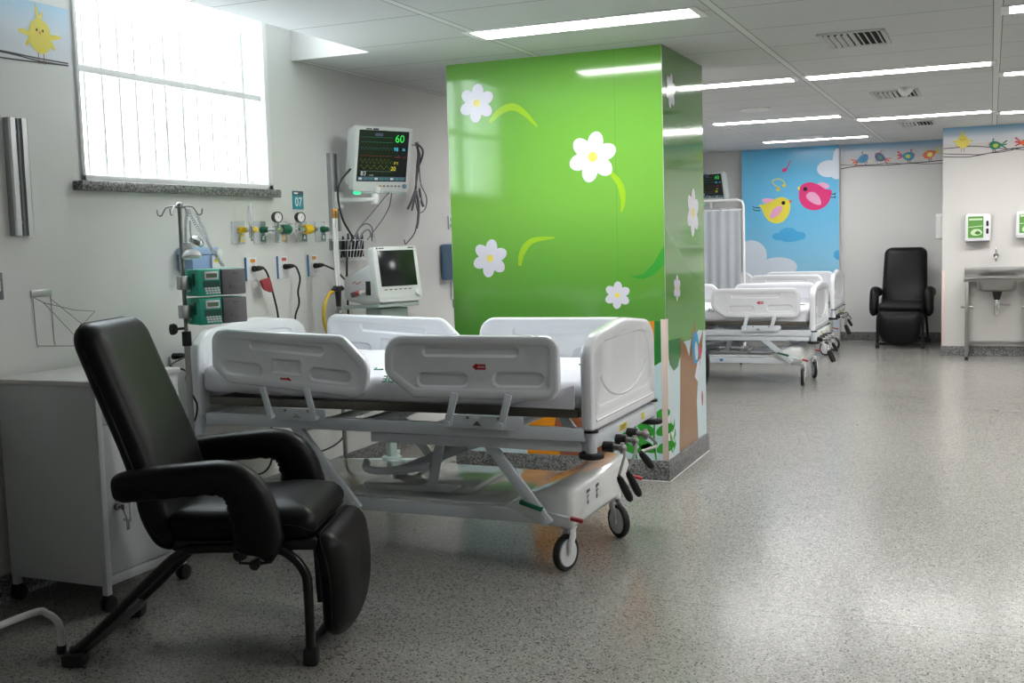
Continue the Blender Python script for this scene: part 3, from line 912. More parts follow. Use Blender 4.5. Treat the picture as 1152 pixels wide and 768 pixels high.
mu.build('wall_frieze', 'wall frieze with yellow chick and green bird above the sink', 'frieze')

# ------------------------------------------------------------------ camera and daylight
yaw, pitch, roll, fpx = -0.4059177794633958, 0.09163831684532578, -0.029049920874374285, 1257.246
fw = Vector((math.sin(yaw) * math.cos(pitch), math.cos(yaw) * math.cos(pitch), -math.sin(pitch)))
r0 = Vector((math.cos(yaw), -math.sin(yaw), 0)); u0 = r0.cross(fw)
rt = r0 * math.cos(roll) + u0 * math.sin(roll); up = -r0 * math.sin(roll) + u0 * math.cos(roll)
cam = bpy.data.cameras.new('camera'); camo = bpy.data.objects.new('camera', cam); COL.objects.link(camo)
camo.matrix_world = Matrix((rt, up, -fw)).transposed().to_4x4()
camo.location = (0, 0, 1.4)
cam.sensor_width = 36; cam.lens = 36 * fpx / 1152; cam.clip_start = .05
SC.camera = camo
w = bpy.data.worlds.new('sky'); SC.world = w; w.use_nodes = True
bg = w.node_tree.nodes['Background']
bg.inputs[0].default_value = (.9, .96, 1, 1); bg.inputs[1].default_value = SKY
po = bpy.data.lights.new('window_portal', 'AREA'); po.shape = 'RECTANGLE'; po.size = WZ1 - WZ0; po.size_y = WY1 - WY0
po.cycles.is_portal = True
pob = bpy.data.objects.new('window_portal', po); COL.objects.link(pob)
pob.location = (LW - .18, (WY0 + WY1) / 2, (WZ0 + WZ1) / 2); pob.rotation_euler = (0, -PI / 2, 0)
vs = SC.view_settings
vs.view_transform = 'Standard'; vs.look = 'None'; vs.gamma = 1; vs.exposure = EXPO; vs.use_curve_mapping = False
SC.cycles.use_denoising = True
SC.cycles.sample_clamp_indirect = 6
# ------------------------------------------------------------------ hospital beds
BX, BY = -2.45, 4.67                 # middle of the nearest bed on the floor
KS = 4.16 / 4.10
def kx(p):                            # outline measured in a plane a little nearer, moved out to the rail plane
    return (p[0] * KS - BX, 1.4 + (p[1] - 1.4) * KS) + tuple(p[2:])

FOOT_RAIL = rounded([kx(q) for q in [(-2.352, 1.012, .15), (-2.358, .842, .07), (-2.225, .748, .04), (-1.565, .752, .06), (-1.566, 1.014, .065)]], 7)
HEAD_RAIL = rounded([kx(q) for q in [(-3.247, 1.032, .06), (-3.252, .858, .04), (-3.165, .789, .03), (-2.455, .734, .075), (-2.428, .885, .09), (-2.56, 1.010, .07)]], 7)
def quad_slot(a, b, w, n=6):
    """Stadium-shaped slot from a to b, height w."""
    a, b = Vector(kx(a)), Vector(kx(b))
    d = (b - a).normalized(); nrm = Vector((-d.y, d.x))
    out = []
    for k in range(n + 1):
        t = -PI / 2 + PI * k / n
        q = b + (d * math.cos(t) + nrm * math.sin(t)) * w / 2; out.append((q.x, q.y))
    for k in range(n + 1):
        t = PI / 2 + PI * k / n
        q = a + (d * math.cos(t) + nrm * math.sin(t)) * w / 2; out.append((q.x, q.y))
    return out
FOOT_SLOTS = [quad_slot((-2.152, .944), (-1.755, .946), .046), quad_slot((-2.172, .826), (-1.995, .828), .068), quad_slot((-1.825, .834), (-1.66, .836), .068)]
HEAD_SLOTS = [quad_slot((-3.02, .962), (-2.675, .938), .048), quad_slot((-3.165, .86), (-3.01, .848), .066), quad_slot((-2.705, .838), (-2.55, .826), .066)]
HEAD_SLOTS.append(rounded([kx(q) + (.008,) for q in [(-2.925, .905), (-2.93, .838), (-2.775, .828), (-2.772, .898)]], 3))

def panel_mesh(outline, slots, t, to3d, rim=.034, r=.014, deep=.0072):
    so = [ccw(densify(s, .03)) for s in slots]
    so_in = [inset(s, .0055) for s in so] + [inset(s, .011) for s in so]
    def hf(P, d):
        h = t / 2 - r * (1 - np.sqrt(np.clip(1 - (1 - np.clip(d / r, 0, 1)) ** 2, 0, 1)))
        h = h - deep * .7 * sstep((d - rim) / .012)
        for s in so:
            h = h - deep * sstep(sdist(P, s) / .011)
        return h
    hb = lambda P, d: -hf(P, d)
    g = G()
    shell(g, outline, hf, hb, to3d, loops=(.004, .009, r, rim, rim + .006, rim + .012), extra=so + so_in, step=.022)
    return g

def make_bed(root, dz, cast=(-106, -40), sheet_text=None, cx=0.0):
    """One crank bed; local origin on the floor under its middle, head towards -X. dz lowers the lying surface."""
    Z = lambda z: z + dz
    O = Matrix.Translation((0, 0, dz))
    # ---- side rails
    yn, yf = 4.1775 - BY, 5.15 - BY
    for y, s in ((yn, -1), (yf, 1)):
        for out, sl, kind in ((FOOT_RAIL, FOOT_SLOTS, 0), (HEAD_RAIL, HEAD_SLOTS, 1)):
            g = panel_mesh(out, sl, .036, lambda a, b, h, y=y, s=s: (a, y + s * h, b + dz))
            rail = g.build('side_rail', M_railp, root, 32)
            # arrow sticker on the outer face
            c = kx((-1.912, .884)) if kind == 0 else kx((-2.856, .807))
            if s < 0 and root is not None:
                g = G(); sg = -1 if kind == 0 else 1
                A = (1, 0, 0); N = (0, s, 0); o3 = (c[0], y, c[1] + dz)
                h0 = .0134 if kind == 0 else .0134
                g.flat([(sg * .012 - sg * .04, -.011), (sg * .012, -.011), (sg * .012, .011), (sg * .012 - sg * .04, .011)], o3, A, (0, 0, 1), N, h0 + .001, 0)
                g.flat([(sg * .012, -.016), (sg * .032, 0), (sg * .012, .016)], o3, A, (0, 0, 1), N, h0 + .001, 0)
                g.flat([(sg * .008 - sg * .032, -.004), (sg * .008, -.004), (sg * .008, .004), (sg * .008 - sg * .032, .004)], o3, A, (0, 0, 1), N, h0 + .0016, 1)
                g.build('arrow_sticker', [M_printred, mat('sticker_pink', rgb(226, 170, 176), .5)], rail, 0)
            xs = ((-2.035, -1.795) if kind == 0 else (-2.965, -2.735))
            for xx in xs:
                x1 = kx((xx, 0))[0]
                g = G()
                g.bar((x1 + (.012 if kind == 0 else -.012), y + s * .02, Z(.765)), (x1 + (-.022 if kind == 0 else .032), y + s * .03, Z(.632)), .032, .01, .003, (0, s, 0))
                g.cyl((x1 + (-.022 if kind == 0 else .032), y + s * .012, Z(.637)), (x1 + (-.022 if kind == 0 else .032), y + s * .042, Z(.637)), .013, seg=14)
                g.build('rail_arm', M_bedmetal, rail, 40)
            # bracket plate on the frame
            xa, xb = sorted(kx((q, 0))[0] for q in ((-2.085, -1.735) if kind == 0 else (-2.965, -2.67)))
            g = G()
            g.prism(rounded([(xa, Z(.612), .006), (xb - .03, Z(.612), .02), (xb, Z(.635), .02), (xb, Z(.67), .012), (xa, Z(.67), .006)], 4), (0, 0, 0), (1, 0, 0), (0, 0, 1), (0, 1, 0), y - s * .016, y - s * .004, 0, .002)
            g.prism([(xa + .13, Z(.628)), (xa + .17, Z(.628)), (xa + .15, Z(.648))], (0, 0, 0), (1, 0, 0), (0, 0, 1), (0, 1, 0), y - s * .004, y + s * .004, 1)
            for q in (.3, .7):
                g.cyl((xa + (xb - xa) * q, y - s * .006, Z(.66)), (xa + (xb - xa) * q, y + s * .0, Z(.66)), .007, seg=10, m=1)
            g.build('rail_bracket', [M_bedmetal, M_steel], root)
    # ---- footboard and headboard
    def board(x, name):
        oy0, oy1 = 4.20 - BY, 5.125 - BY
        o = rounded([(oy0, .612, .02), (oy1, .612, .02), (oy1 + .0, .945, .075), (oy1 - .085, 1.008, .12), (0, 1.046, .6), (oy0 + .085, 1.008, .12), (oy0, .945, .075)], 6)
        sl = rounded([(oy0 + .075, .70, .05), (oy1 - .075, .70, .05), (oy1 - .06, .85, .2), (oy1 - .15, .975, .12), (oy0 + .15, .975, .12), (oy0 + .06, .85, .2)], 6)
        sg = 1 if name == 'footboard' else -1
        g = panel_mesh(o, [sl], .05, lambda a, b, h: (x + sg * h, a, b + dz), .05, .016, .006)
        # raised oval rib and moulded bottom lip on the outer face
        pts = []
        for k in range(41):
            t = PI * 1.08 + k / 40 * PI * .84
            pts.append((x + sg * .0145, .0 + .33 * math.cos(t), Z(.86) + .145 * math.sin(t)))
        g.tube(pts, .006, 6)
        g.tube([(x + sg * .024, oy0 + .05, Z(.655)), (x + sg * .024, oy1 - .05, Z(.655))], .007, 6)
        return g.build(name, M_railp, root, 32)
    fb = board(-1.49 - BX, 'footboard')
    board(-3.435 - BX, 'headboard')
    # ---- mattress with raised head end
    xh, xm, xf = -3.40 - BX, -2.55 - BX, -1.525 - BX
    prof = [(xh, .725, .845), (-3.2 - BX, .722, .845), (-2.9 - BX, .712, .838), (xm, .70, .818), (-2.2 - BX, .70, .815), (-1.8 - BX, .70, .815), (xf, .70, .813)]
    rings = []
    hw = .455
    dense = []
    for i in range(len(prof) - 1):
        for k in range(6):
            t = k / 6
            dense.append(tuple(a + (b - a) * t for a, b in zip(prof[i], prof[i + 1])))
    dense.append(prof[-1])
    random.seed(3)
    for i, (x, z0, z1) in enumerate(dense):
        e_ = min(1, min(i, len(dense) - 1 - i) / 2 + .55)
        w_ = hw - .03 * (1 - e_)
        ring = []
        for a, b in rrect(-w_, Z(z0), w_, Z(z0) + (z1 - z0) * (.85 + .15 * e_), .035, 4):
            j = .0022
            ring.append((x + random.uniform(-j, j), a + random.uniform(-j, j), b + random.uniform(-j, j)))
        rings.append(ring)
    mt = G().loft(rings).build('mattress', M_sheet, root, 80)
    g = G()
    # folded sheet corner flap near the foot
    g.loft([[(xf - .02, -hw - .008, Z(.705)), (xf - .30, -hw - .006, Z(.708)), (xf - .30, -hw + .0, Z(.708)), (xf - .02, -hw + .0, Z(.705))],
            [(xf - .015, -hw - .008, Z(.80)), (xf - .03, -hw - .006, Z(.80)), (xf - .03, -hw, Z(.80)), (xf - .015, -hw, Z(.80))]])
    g.build('sheet_fold', M_sheet, mt, 30)
    if sheet_text:
        g = G()
        g.text(sheet_text, .05, Matrix.Translation((-2.40 - BX, -.4505, Z(.8105))) @ Matrix.Rotation(R_(45), 4, 'X') @ Matrix.Rotation(PI, 4, 'Z'), 0, .0012)
        g.build('sheet_print', M_printgreen, mt, 0)
        for q in ((-2.60, -.22), (-1.68, .1), (-2.0, .25)):
            g = G()
            g.tube([(q[0] - BX - .04, q[1], Z(.821)), (q[0] - BX - .01, q[1] + .03, Z(.8212)), (q[0] - BX + .01, q[1] - .03, Z(.8212)), (q[0] - BX + .04, q[1], Z(.821))], .0035, 5, sm=4)
            g.build('sheet_print', M_printgreen, mt, 0)
    # ---- lying frame
    g = G()
    y0, y1 = -.45, .44
    for y in (y0 + .012, y1):
        g.bx((-3.36 - BX, y - .02, Z(.668)), (-1.53 - BX, y + .02, Z(.706)), .003)
    for x in (-3.34, -2.95, -2.5, -2.42, -2.0, -1.56):
        g.bx((x - .02 - BX, y0, Z(.67)), (x + .02 - BX, y1, Z(.70)), .003)
    for k in range(9):
        y = y0 + .06 + k * .098
        g.bx((-3.32 - BX, y - .03, Z(.697)), (-1.55 - BX, y + .03, Z(.702)))
    g.build('mattress_platform', M_inox, root)
    g = G()
    for y in (y0, y1):
        g.bx((-3.38 - BX, y - .02, Z(.575)), (-1.50 - BX, y + .02, Z(.628)), .004)
        g.bx((-2.5 - BX, y - (.008), Z(.53)), (-1.52 - BX, y + .008, Z(.572)), .003)
    for x in (-3.36, -2.55, -1.98):
        g.bx((x - .02 - BX, y0, Z(.578)), (x + .02 - BX, y1, Z(.622)), .003)
    for y in (y0, y1):
        g.bar((-2.40 - BX, y * .8, Z(.625)), (-2.26 - BX, y * .8, Z(.69)), .03, .02)
        g.bar((-1.92 - BX, y * .8, Z(.625)), (-1.80 - BX, y * .8, Z(.69)), .03, .02)
    g.build('bed_frame', M_bedmetal, root)
    # foot cross tube with corner posts and bumper discs
    g = G()
    xb = -1.475 - BX
    ya, yb = 4.225 - BY, 5.10 - BY
    g.bx((xb - .03, ya, Z(.545)), (xb + .015, yb, Z(.598)), .004)
    for y in (ya, yb):
        g.cyl((xb - .005, y, Z(.525)), (xb - .005, y, Z(.62)), .024, seg=18)
        g.cyl((xb - .005, y, Z(.611)), (xb - .005, y, Z(.62)), .031, seg=18, m=1)
    g.build('foot_crossbar', [M_bedmetal, M_black], root)
    for y in (ya, yb):
        g = G(); g.cyl((xb - .005, y, Z(.505)), (xb - .005, y, Z(.528)), .052, seg=28, bev=.006)
        g.build('bumper', M_rubber, root)
    xh_ = -3.44 - BX
    g = G(); g.bx((xh_ - .015, ya, Z(.55)), (xh_ + .03, yb, Z(.60)), .004)
    for y in (ya, yb): g.cyl((xh_, y, Z(.525)), (xh_, y, Z(.62)), .024, seg=18)
    g.build('head_crossbar', M_bedmetal, root)
    g = G()
    g.bx((xb + .0148, -.13, Z(.561)), (xb + .0162, -.03, Z(.590)), 0)
    for k in range(3): g.bx((xb + .0160, -.12, Z(.567 + k * .007)), (xb + .0166, -.06 + k * .01, Z(.570 + k * .007)), m=1)
    g.build('warning_label', [M_yellowlab, M_ink], root, 0)
    G().bx((xb + .0148, .20, Z(.561)), (xb + .0162, .245, Z(.590)), 0).build('warning_label', [M_yellowlab], root, 0)
    # ---- cranks, folded down beside one another
    W = lambda x, y, z: Vector((x - BX, y - BY, Z(z)))
    for y, rod, h0, h1 in ((4.32, [(-1.372, 4.315, .533), (-1.352, 4.262, .512), (-1.350, 4.18, .452)], (-1.350, 4.175, .448), (-1.312, 4.212, .343)),
                           (4.49, [(-1.372, 4.485, .533), (-1.352, 4.42, .505), (-1.350, 4.30, .446)], (-1.350, 4.295, .442), (-1.312, 4.335, .335)),
                           (4.65, [(-1.372, 4.645, .537), (-1.345, 4.70, .49), (-1.340, 4.70, .475), (-1.352, 4.49, .49)], (-1.352, 4.485, .488), (-1.315, 4.535, .412))):
        g = G()
        g.cyl(W(-1.462, y, .537), W(-1.415, y, .537), .023, seg=18, bev=.004)
        ck = g.build('crank', M_black, root)
        g = G()
        g.cyl(W(-1.416, y, .537), W(-1.385, y, .535), .013, seg=14)
        g.ball(W(-1.378, y - .003, .534), .019)
        g.cyl(W(-1.378, y, .512), W(-1.378, y, .556), .010, seg=12)
        g.tube([W(*q) for q in rod], .0062, 8)
        g.build('crank_rod', M_steel, ck)
        g = G()
        A, B = W(*h0), W(*h1)
        g.sweep([A, A.lerp(B, .12), A.lerp(B, .5), A.lerp(B, .85), A.lerp(B, .97), B], [(.009, .009), (.014, .014), (.017, .017), (.016, .016), (.011, .011), (.005, .005)], 14)
        g.build('crank_handle', M_black, ck)
    # ---- lifting arms
    for y, s in ((4.235 - BY, -1), (5.08 - BY, 1)):
        for xt, xl in ((-1.965, -1.685), (-2.90, -2.60)):
            g = G()
            g.bar((xt - BX, y, Z(.575)), (xl - BX, y, .225), .022, .048, .003, (0, 0, 1), 0, .012)
            g.cyl((xl - BX - .012, y - .016, .24), (xl - BX - .012, y + .016, .24), .012, seg=12)
            g.build('lift_arm', M_bedmetal, root)
    g = G()
    for xx in (-1.97, -2.90):
        g.cyl((xx - BX, -.44, Z(.56)), (xx - BX, .42, Z(.56)), .018, seg=14)
    g.bar((-2.62 - BX, -.05, .30), (-2.02 - BX, -.05, Z(.53)), .045, .05)
    g.cyl((-2.42 - BX, -.06, .38), (-2.22 - BX, -.06, Z(.46)), .028, seg=16)
    g.bar((-2.30 - BX, -.28, .30), (-2.23 - BX, -.28, Z(.585)), .012, .045, .002, (1, 0, 0))
    g.bx((-2.36 - BX, -.34, .296), (-2.18 - BX, -.22, .304), .002)
    g.tube([(-2.62 - BX, -.30, .40), (-2.58 - BX, -.36, .385), (-2.48 - BX, -.36, .38), (-2.30 - BX, -.30, .40)], .018, 10, sm=5)
    g.build('lift_linkage', M_bedmetal, root)
    # ---- base
    g = G()
    for y in (-.36, .36):
        g.bx((-3.33 - BX, y - .022, .198), (-1.62 - BX, y + .022, .252), .004)
    for x in (-3.3, -2.6, -1.72):
        g.bx((x - .022 - BX, -.36, .20), (x + .022 - BX, .36, .248), .003)
    g.build('base_frame', M_bedmetal, root)
    g = G()
    g.bx((-3.20 - BX, -.345, .2535), (-1.80 - BX, .345, .268), .005)
    g.prism(rounded([(-2.66, -.26, .05), (-2.14, -.24, .05), (-2.12, .2, .05), (-2.66, .22, .05)], 5) and rounded([(-2.68 - BX, -.27, .05), (-2.12 - BX, -.24, .05), (-2.14 - BX, .24, .05), (-2.68 - BX, .26, .05)], 5), (0, 0, 0), (1, 0, 0), (0, 1, 0), (0, 0, 1), .266, .296, 0, .01)
    g.build('base_tray', mat('glossy_cover', rgb(236, 239, 238), .08, coat=.4, vary=.01), root)
    # foot skirt cover over the foot castors
    def skirt_ring(x, z0, z1, w, sl):
        return [(x, a, b - sl * (a / .42)) for a, b in rrect(-w, z0, w, z1, .05, 5)]
    rings = [skirt_ring(-1.92 - BX, .246, .262, .34, 0), skirt_ring(-1.86 - BX, .235, .285, .38, 0), skirt_ring(-1.74 - BX, .20, .345, .405, .0), skirt_ring(-1.68 - BX, .188, .368, .412, .0),
             skirt_ring(-1.61 - BX, .186, .366, .412, .0), skirt_ring(-1.588 - BX, .193, .352, .40, .0), skirt_ring(-1.580 - BX, .21, .335, .385, 0)]
    g = G().loft(rings)
    g.build('foot_cover', mat('glossy_cover', rgb(214, 219, 216), .08), root, 50)
    for y in (-.22, -.10):
        g = G()
        A = (0, 1, 0); N = (1, 0, 0); o3 = (-1.580 - BX, y, .285)
        g.flat([(-.02, .018), (.024, .026), (.024, .038), (-.02, .036)], o3, A, (0, 0, 1), N, .002)
        g.flat([(-.02, .006), (.016, .008), (.016, .014), (-.02, .012)], o3, A, (0, 0, 1), N, .002)
        g.flat(circ(-.004, -.018, .010), o3, A, (0, 0, 1), N, .002)
        g.flat([(-.008, -.01), (.0, -.01), (.0, .012), (-.008, .012)], o3, A, (0, 0, 1), N, .002)
        g.build('brake_icon', mat('icon_ink', rgb(70, 74, 100), .5), root, 0)
    # brake pedals: green one at the side, red ones at the foot
    for y in (-.425, .425):
        g = G(); g.bar((-1.80 - BX, y + (.02 if y > 0 else -.02), .305), (-1.70 - BX, y + (.02 if y > 0 else -.02), .278), .028, .016, .004)
        g.build('green_pedal', M_dkgreen, root, label='green brake pedal')
        g = G()
        g.bar((-1.70 - BX, y, .262), (-1.585 - BX, y + (0.01 if y > 0 else -.01), .245), .014, .012)
        g.bar((-1.585 - BX, y, .245), (-1.535 - BX, y + .015, .232), .03, .014, .004, m=1)
        g.build('red_pedal', [M_bedmetal, M_red], root, label='red brake pedal')
    # castors
    for (x, y, ang, r) in ((-1.625 + cx, -.325, R_(cast[0]), .078), (-1.61 + cx, .235, R_(cast[1]), .078), (-3.08, -.30, 2.9, .072), (-3.08, .32, 2.7, .072)):
        px, py = x - BX, y
        g = G()
        g.cyl((px, py, .178), (px, py, .205), .03, seg=18)
        dv = Vector((math.cos(ang), math.sin(ang), 0)); sd = Vector((-dv.y, dv.x, 0))
        hub = Vector((px, py, r)) + dv * .035
        for s in (-1, 1):
            g.sweep([Vector((px, py, .18)) + sd * s * .012, Vector((px, py, .15)) + sd * s * .022 + dv * .01, hub + sd * s * .026 + Vector((0, 0, .03)), hub + sd * s * .026], [(.02, .012), (.022, .008), (.02, .006), (.014, .005)], 10, up=sd)
        cs = g.build('caster', M_white, root)
        g = G()
        g.lathe([(0, -.017), (r * .72, -.017), (r * .76, -.012), (r * .76, .012), (r * .72, .017), (0, .017)], hub, sd, 32, 0)
        g.lathe([(r * .76, -.012), (r * .93, -.015), (r, -.008), (r, .008), (r * .93, .015), (r * .76, .012)], hub, sd, 32, 1)
        g.cyl(hub - sd * .022, hub + sd * .022, .012, seg=14, m=0)
        g.build('wheel', [M_white, M_rubber], cs)

b = thing('hospital_bed', 'white crank hospital bed in front of the green column, nearest of three', 'bed', (BX, BY, 0), 0, 'white hospital beds')
make_bed(b, 0, (-106, -40), 'DE')
b = thing('hospital_bed', 'white hospital bed beyond the column beside the grey curtain screen', 'bed', (BX + .035, BY + 5.95, 0), 0, 'white hospital beds')
make_bed(b, -.115, (-84, -70), 'DE', .03)
g = G(); g.bx((-2.34 - BX, -.384, .214), (-2.31 - BX, -.3822, .236)); g.build('maker_badge', mat('badge_blue', rgb(30, 120, 190), .4), b, 0)
b = thing('hospital_bed', 'farthest white hospital bed, right beneath the blue bird poster', 'bed', (BX - .11, BY + 8.45, 0), 0, 'white hospital beds')
make_bed(b, -.095, (-30, -25), None, .02)
# ------------------------------------------------------------------ black reclining armchair
def spine(pts):
    """Polyline through (u, z); returns f(s) -> point and unit normal to the left."""
    P, _ = smooth_path([Vector((a, b, 0)) for a, b in pts], [0] * len(pts), 10)
    L = [0]
    for a, b in zip(P, P[1:]): L.append(L[-1] + (b - a).length)
    def f(s):
        s = max(0, min(L[-1], s))
        i = 0
        while i < len(L) - 2 and L[i + 1] < s: i += 1
        t = (s - L[i]) / max(1e-9, L[i + 1] - L[i])
        p = P[i].lerp(P[i + 1], t)
        j0, j1 = max(0, i - 2), min(len(P) - 1, i + 3)
        d = (P[j1] - P[j0]).normalized()
        return p, Vector((-d.y, d.x, 0))
    return f, L[-1]

def pad(name, path, wfun, root, front, back, r, corner=.06, seam=True):
    f, L = spine(path)
    a0, a1, b0, b1 = wfun
    out = rounded([(-a0, 0, b0), (a0, 0, b0), (a1, L, b1), (-a1, L, b1)], 8)
    def to3d(a, s, h):
        p, n = f(s)
        return (p.x + n.x * h, a, p.y + n.y * h)
    def hf(P, d):
        return front * np.sqrt(np.clip(1 - (1 - np.clip(d / r, 0, 1)) ** 2, 0, 1)) * .72 + front * .28 * sstep(d / .2)
    hb = lambda P, d: -back * np.sqrt(np.clip(1 - (1 - np.clip(d / .03, 0, 1)) ** 2, 0, 1))
    g = G()
    xs = []
    for i in range(1, 24):
        for j in range(-4, 5):
            s = L * i / 24; a = a0 * .8 * j / 4
            xs.append((a, s))
    lp = (.003, .008, .016, .028, .045, .07, .1)
    keep = [p for p, dd in zip(xs, sdist(xs, ccw(out))) if dd > .03]
    shell(g, out, hf, hb, to3d, loops=lp, extra=[[k] for k in []], step=.025)
    # piping along the front seam
    ring = [Vector(to3d(a, s, .001)) for a, s in densify(ccw(out), .02)]
    if seam:
        g.tube(ring, .0042, 6, closed=True)
    return g.build(name, M_vinyl, root, 60)

def make_recliner(root):
    """Local axes: +X is where the sitter faces, origin on the floor at mid-width below the rear foot."""
    pad('backrest', [(.385, .405), (.33, .44), (.29, .52), (.275, .60), (.23, .74), (.18, .87), (.122, 1.02), (.072, 1.155)], (.26, .24, .07, .085), root, -.075, -.035, .06)
    pad('seat', [(.34, .475), (.45, .468), (.6, .470), (.70, .478), (.80, .470), (.845, .446)], (.255, .25, .06, .05), root, .075, .05, .06)
    pad('leg_rest', [(.858, .435), (.884, .36), (.895, .26), (.888, .15), (.868, .04)], (.25, .215, .06, .19), root, .075, .035, .07)
    for s in (-1, 1):
        y = s * .305
        g = G()
        P = [(.215, y, .622), (.25, y, .626), (.36, y, .638), (.50, y, .650), (.575, y, .650), (.625, y, .628), (.655, y, .585), (.674, y, .52), (.682, y, .45), (.68, y, .405), (.679, y, .398)]
        rr = [(.040, .04), (.050, .052), (.052, .055), (.052, .055), (.053, .058), (.053, .066), (.053, .074), (.053, .08), (.053, .085), (.046, .07), (.03, .05)]
        PP, r2 = smooth_path([Vector(p) for p in P], rr, 5)
        # up vector must lie in the arm's plane: use the sideways axis as reference
        tb = G()
        n = len(PP)
        rings = []
        for i in range(n):
            t = (PP[min(i + 1, n - 1)] - PP[max(i - 1, 0)]).normalized()
            sd = Vector((0, 1, 0)); uu = sd.cross(t).normalized()
            a, b2 = r2[i]
            ring = []
            for k in range(28):
                th = 2 * PI * k / 28
                wr = 1.0
                if math.sin(th) > .55 and i < n - 4: wr = 1 + .05 * math.sin(i * 1.9) * (1 if .3 < i / n else .5)
                cc, ss = math.cos(th), math.sin(th)
                ring.append(PP[i] + sd * (a * math.copysign(abs(cc) ** .8, cc)) + uu * (b2 * wr * math.copysign(abs(ss) ** .8, ss)))
            rings.append(ring)
        tb.loft(rings)
        tb.build('armrest', M_vinyl, root, 60)
    # painted steel frame
    for s in (-1, 1):
        y = s * .25
        g = G()
        g.tube([(.0, y, .05), (.06, y, .085), (.32, y, .325), (.40, y, .385), (.46, y, .40), (.70, y, .40), (.77, y, .375), (.815, y, .32), (.825, y, .25), (.825, y, .04)], .0165, 10, sm=4)
        g.build('leg', M_blackmetal, root)
        G().box((.01, y, .024), (.075, .07, .048), .012).build('foot_cap', M_rubber, root)
        G().box((.825, y, .03), (.05, .045, .06), .01).build('foot_cap', M_rubber, root)
    G().bar((.03, -.25, .055), (.03, .25, .055), .045, .035, .008).build('cross_bar', M_blackmetal, root)
    G().bar((.825, -.25, .055), (.825, .25, .055), .03, .03, .006).build('cross_bar', M_blackmetal, root)
    g = G()
    g.bx((.36, -.235, .385), (.86, .235, .425), .012)
    for y in (-.2, .2):
        g.bar((.80, y, .41), (.862, y, .40), .02, .03)
        g.bar((.848, y, .40), (.855, y, .20), .015, .025)
    g.build('frame', M_blackmetal, root)
    g = G()
    g.tube([(.60, -.24, .39), (.60, -.255, .352), (.66, -.258, .35), (.71, -.258, .357)], .0055, 8)
    g.cyl((.655, -.275, .35), (.655, -.25, .35), .018, seg=16)
    g.build('adjust_lever', M_blackmetal, root)

a = math.atan2(.327, .945)
RO = Vector((-2.857, 2.786, 0)) + .25 * Vector((-.327, .945, 0))
rec = thing('recliner', 'black padded recliner in the foreground beside the white cabinet', 'recliner', RO, a, 'black hospital recliners')
make_recliner(rec)
copy_thing(rec, (-.945, 14.47, 0), -PI / 2 - .02, 'black recliner facing out from the white alcove, under the frieze of four birds', 'black hospital recliners')
copy_thing(rec, (-3.19, 9.40, 0), .22, 'black recliner mostly hidden behind the column, only its leg rest showing', 'black hospital recliners')
# ------------------------------------------------------------------ local helpers
TXF = Matrix(((0, 0, 1, 0), (1, 0, 0, 0), (0, 1, 0, 0), (0, 0, 0, 1)))      # text lying on a face that looks along +X
def at(x, y, z): return Matrix.Translation((x, y, z))

# ------------------------------------------------------------------ bedside cabinet
cx0, cx1, cy0, cy1 = -3.625, -3.125, 3.245, 3.715
cab = thing('bedside_cabinet', 'pale grey metal cabinet on castors with white top behind the foreground recliner', 'cabinet', ((cx0 + cx1) / 2, (cy0 + cy1) / 2, 0))
hx, hy = (cx1 - cx0) / 2, (cy1 - cy0) / 2
g = G()
g.bx((-hx, -hy, .105), (hx - .025, hy, .885), .003)
for s in (-1, 1):
    g.bx((hx - .026, s * (hy - .03), .105), (hx, s * hy, .885), .002)
g.bx((hx - .026, -hy + .03, .105), (hx, hy - .03, .14), .002)
g.bx((hx - .026, -hy + .03, .735), (hx, hy - .03, .885), .002)
for sx in (-1, 1):
    for sy in (-1, 1):
        g.bx((sx * (hx - .015) - .013, sy * (hy - .015) - .013, .068), (sx * (hx - .015) + .013, sy * (hy - .015) + .013, .106), .002)
g.build('carcass', M_cab, cab)
G().bx((-hx - .01, -hy - .01, .886), (hx + .012, hy + .01, .906), .004).build('cabinet_top', M_cabtop, cab)
g = G(); g.bx((hx - .024, -hy + .034, .144), (hx - .004, hy - .034, .731), .002)
dr = g.build('cabinet_door', M_cab, cab)
g = G()
g.tube([(hx - .004, -.118, .465), (hx + .028, -.118, .465), (hx + .032, -.118, .455), (hx + .032, -.118, .355), (hx + .028, -.118, .345), (hx - .004, -.118, .345)], .006, 8, sm=3)
g.build('door_handle', M_white2, dr)
g = G()
g.cyl((hx - .006, -.158, .405), (hx + .01, -.158, .405), .014, seg=18)
g.cyl((hx + .01, -.158, .405), (hx + .022, -.158, .405), .004, seg=10)
g.box((hx + .03, -.158, .405), (.016, .003, .022), .001)
g.tube([(hx + .03, -.158, .397), (hx + .034, -.148, .365), (hx + .034, -.142, .345)], .003, 6)
g.box((hx + .034, -.140, .33), (.004, .016, .036), .001)
g.build('lock_and_key', M_steel, dr)
g = G(); g.bx((hx - .024, -hy + .034, .742), (hx - .004, hy - .034, .88), .002)
dw = g.build('drawer', M_cab, cab)
g = G(); g.cyl((hx - .004, 0, .81), (hx + .02, 0, .81), .008, seg=12); g.ball((hx + .024, 0, .81), .013)
g.build('drawer_knob', M_white2, dw)
for sx in (-1, 1):
    for sy in (-1, 1):
        px, py = sx * (hx - .015), sy * (hy - .015)
        g = G()
        g.box((px, py, .06), (.03, .03, .02), .004)
        for s in (-1, 1):
            g.cyl((px - .008 + s * .012 - .007, py + .012, .031), (px - .008 + s * .012 + .007, py + .012, .031), .031, seg=22, bev=.005)
        g.cyl((px - .026, py + .012, .034), (px + .012, py + .012, .034), .012, seg=12)
        g.build('caster', M_rubber, cab)

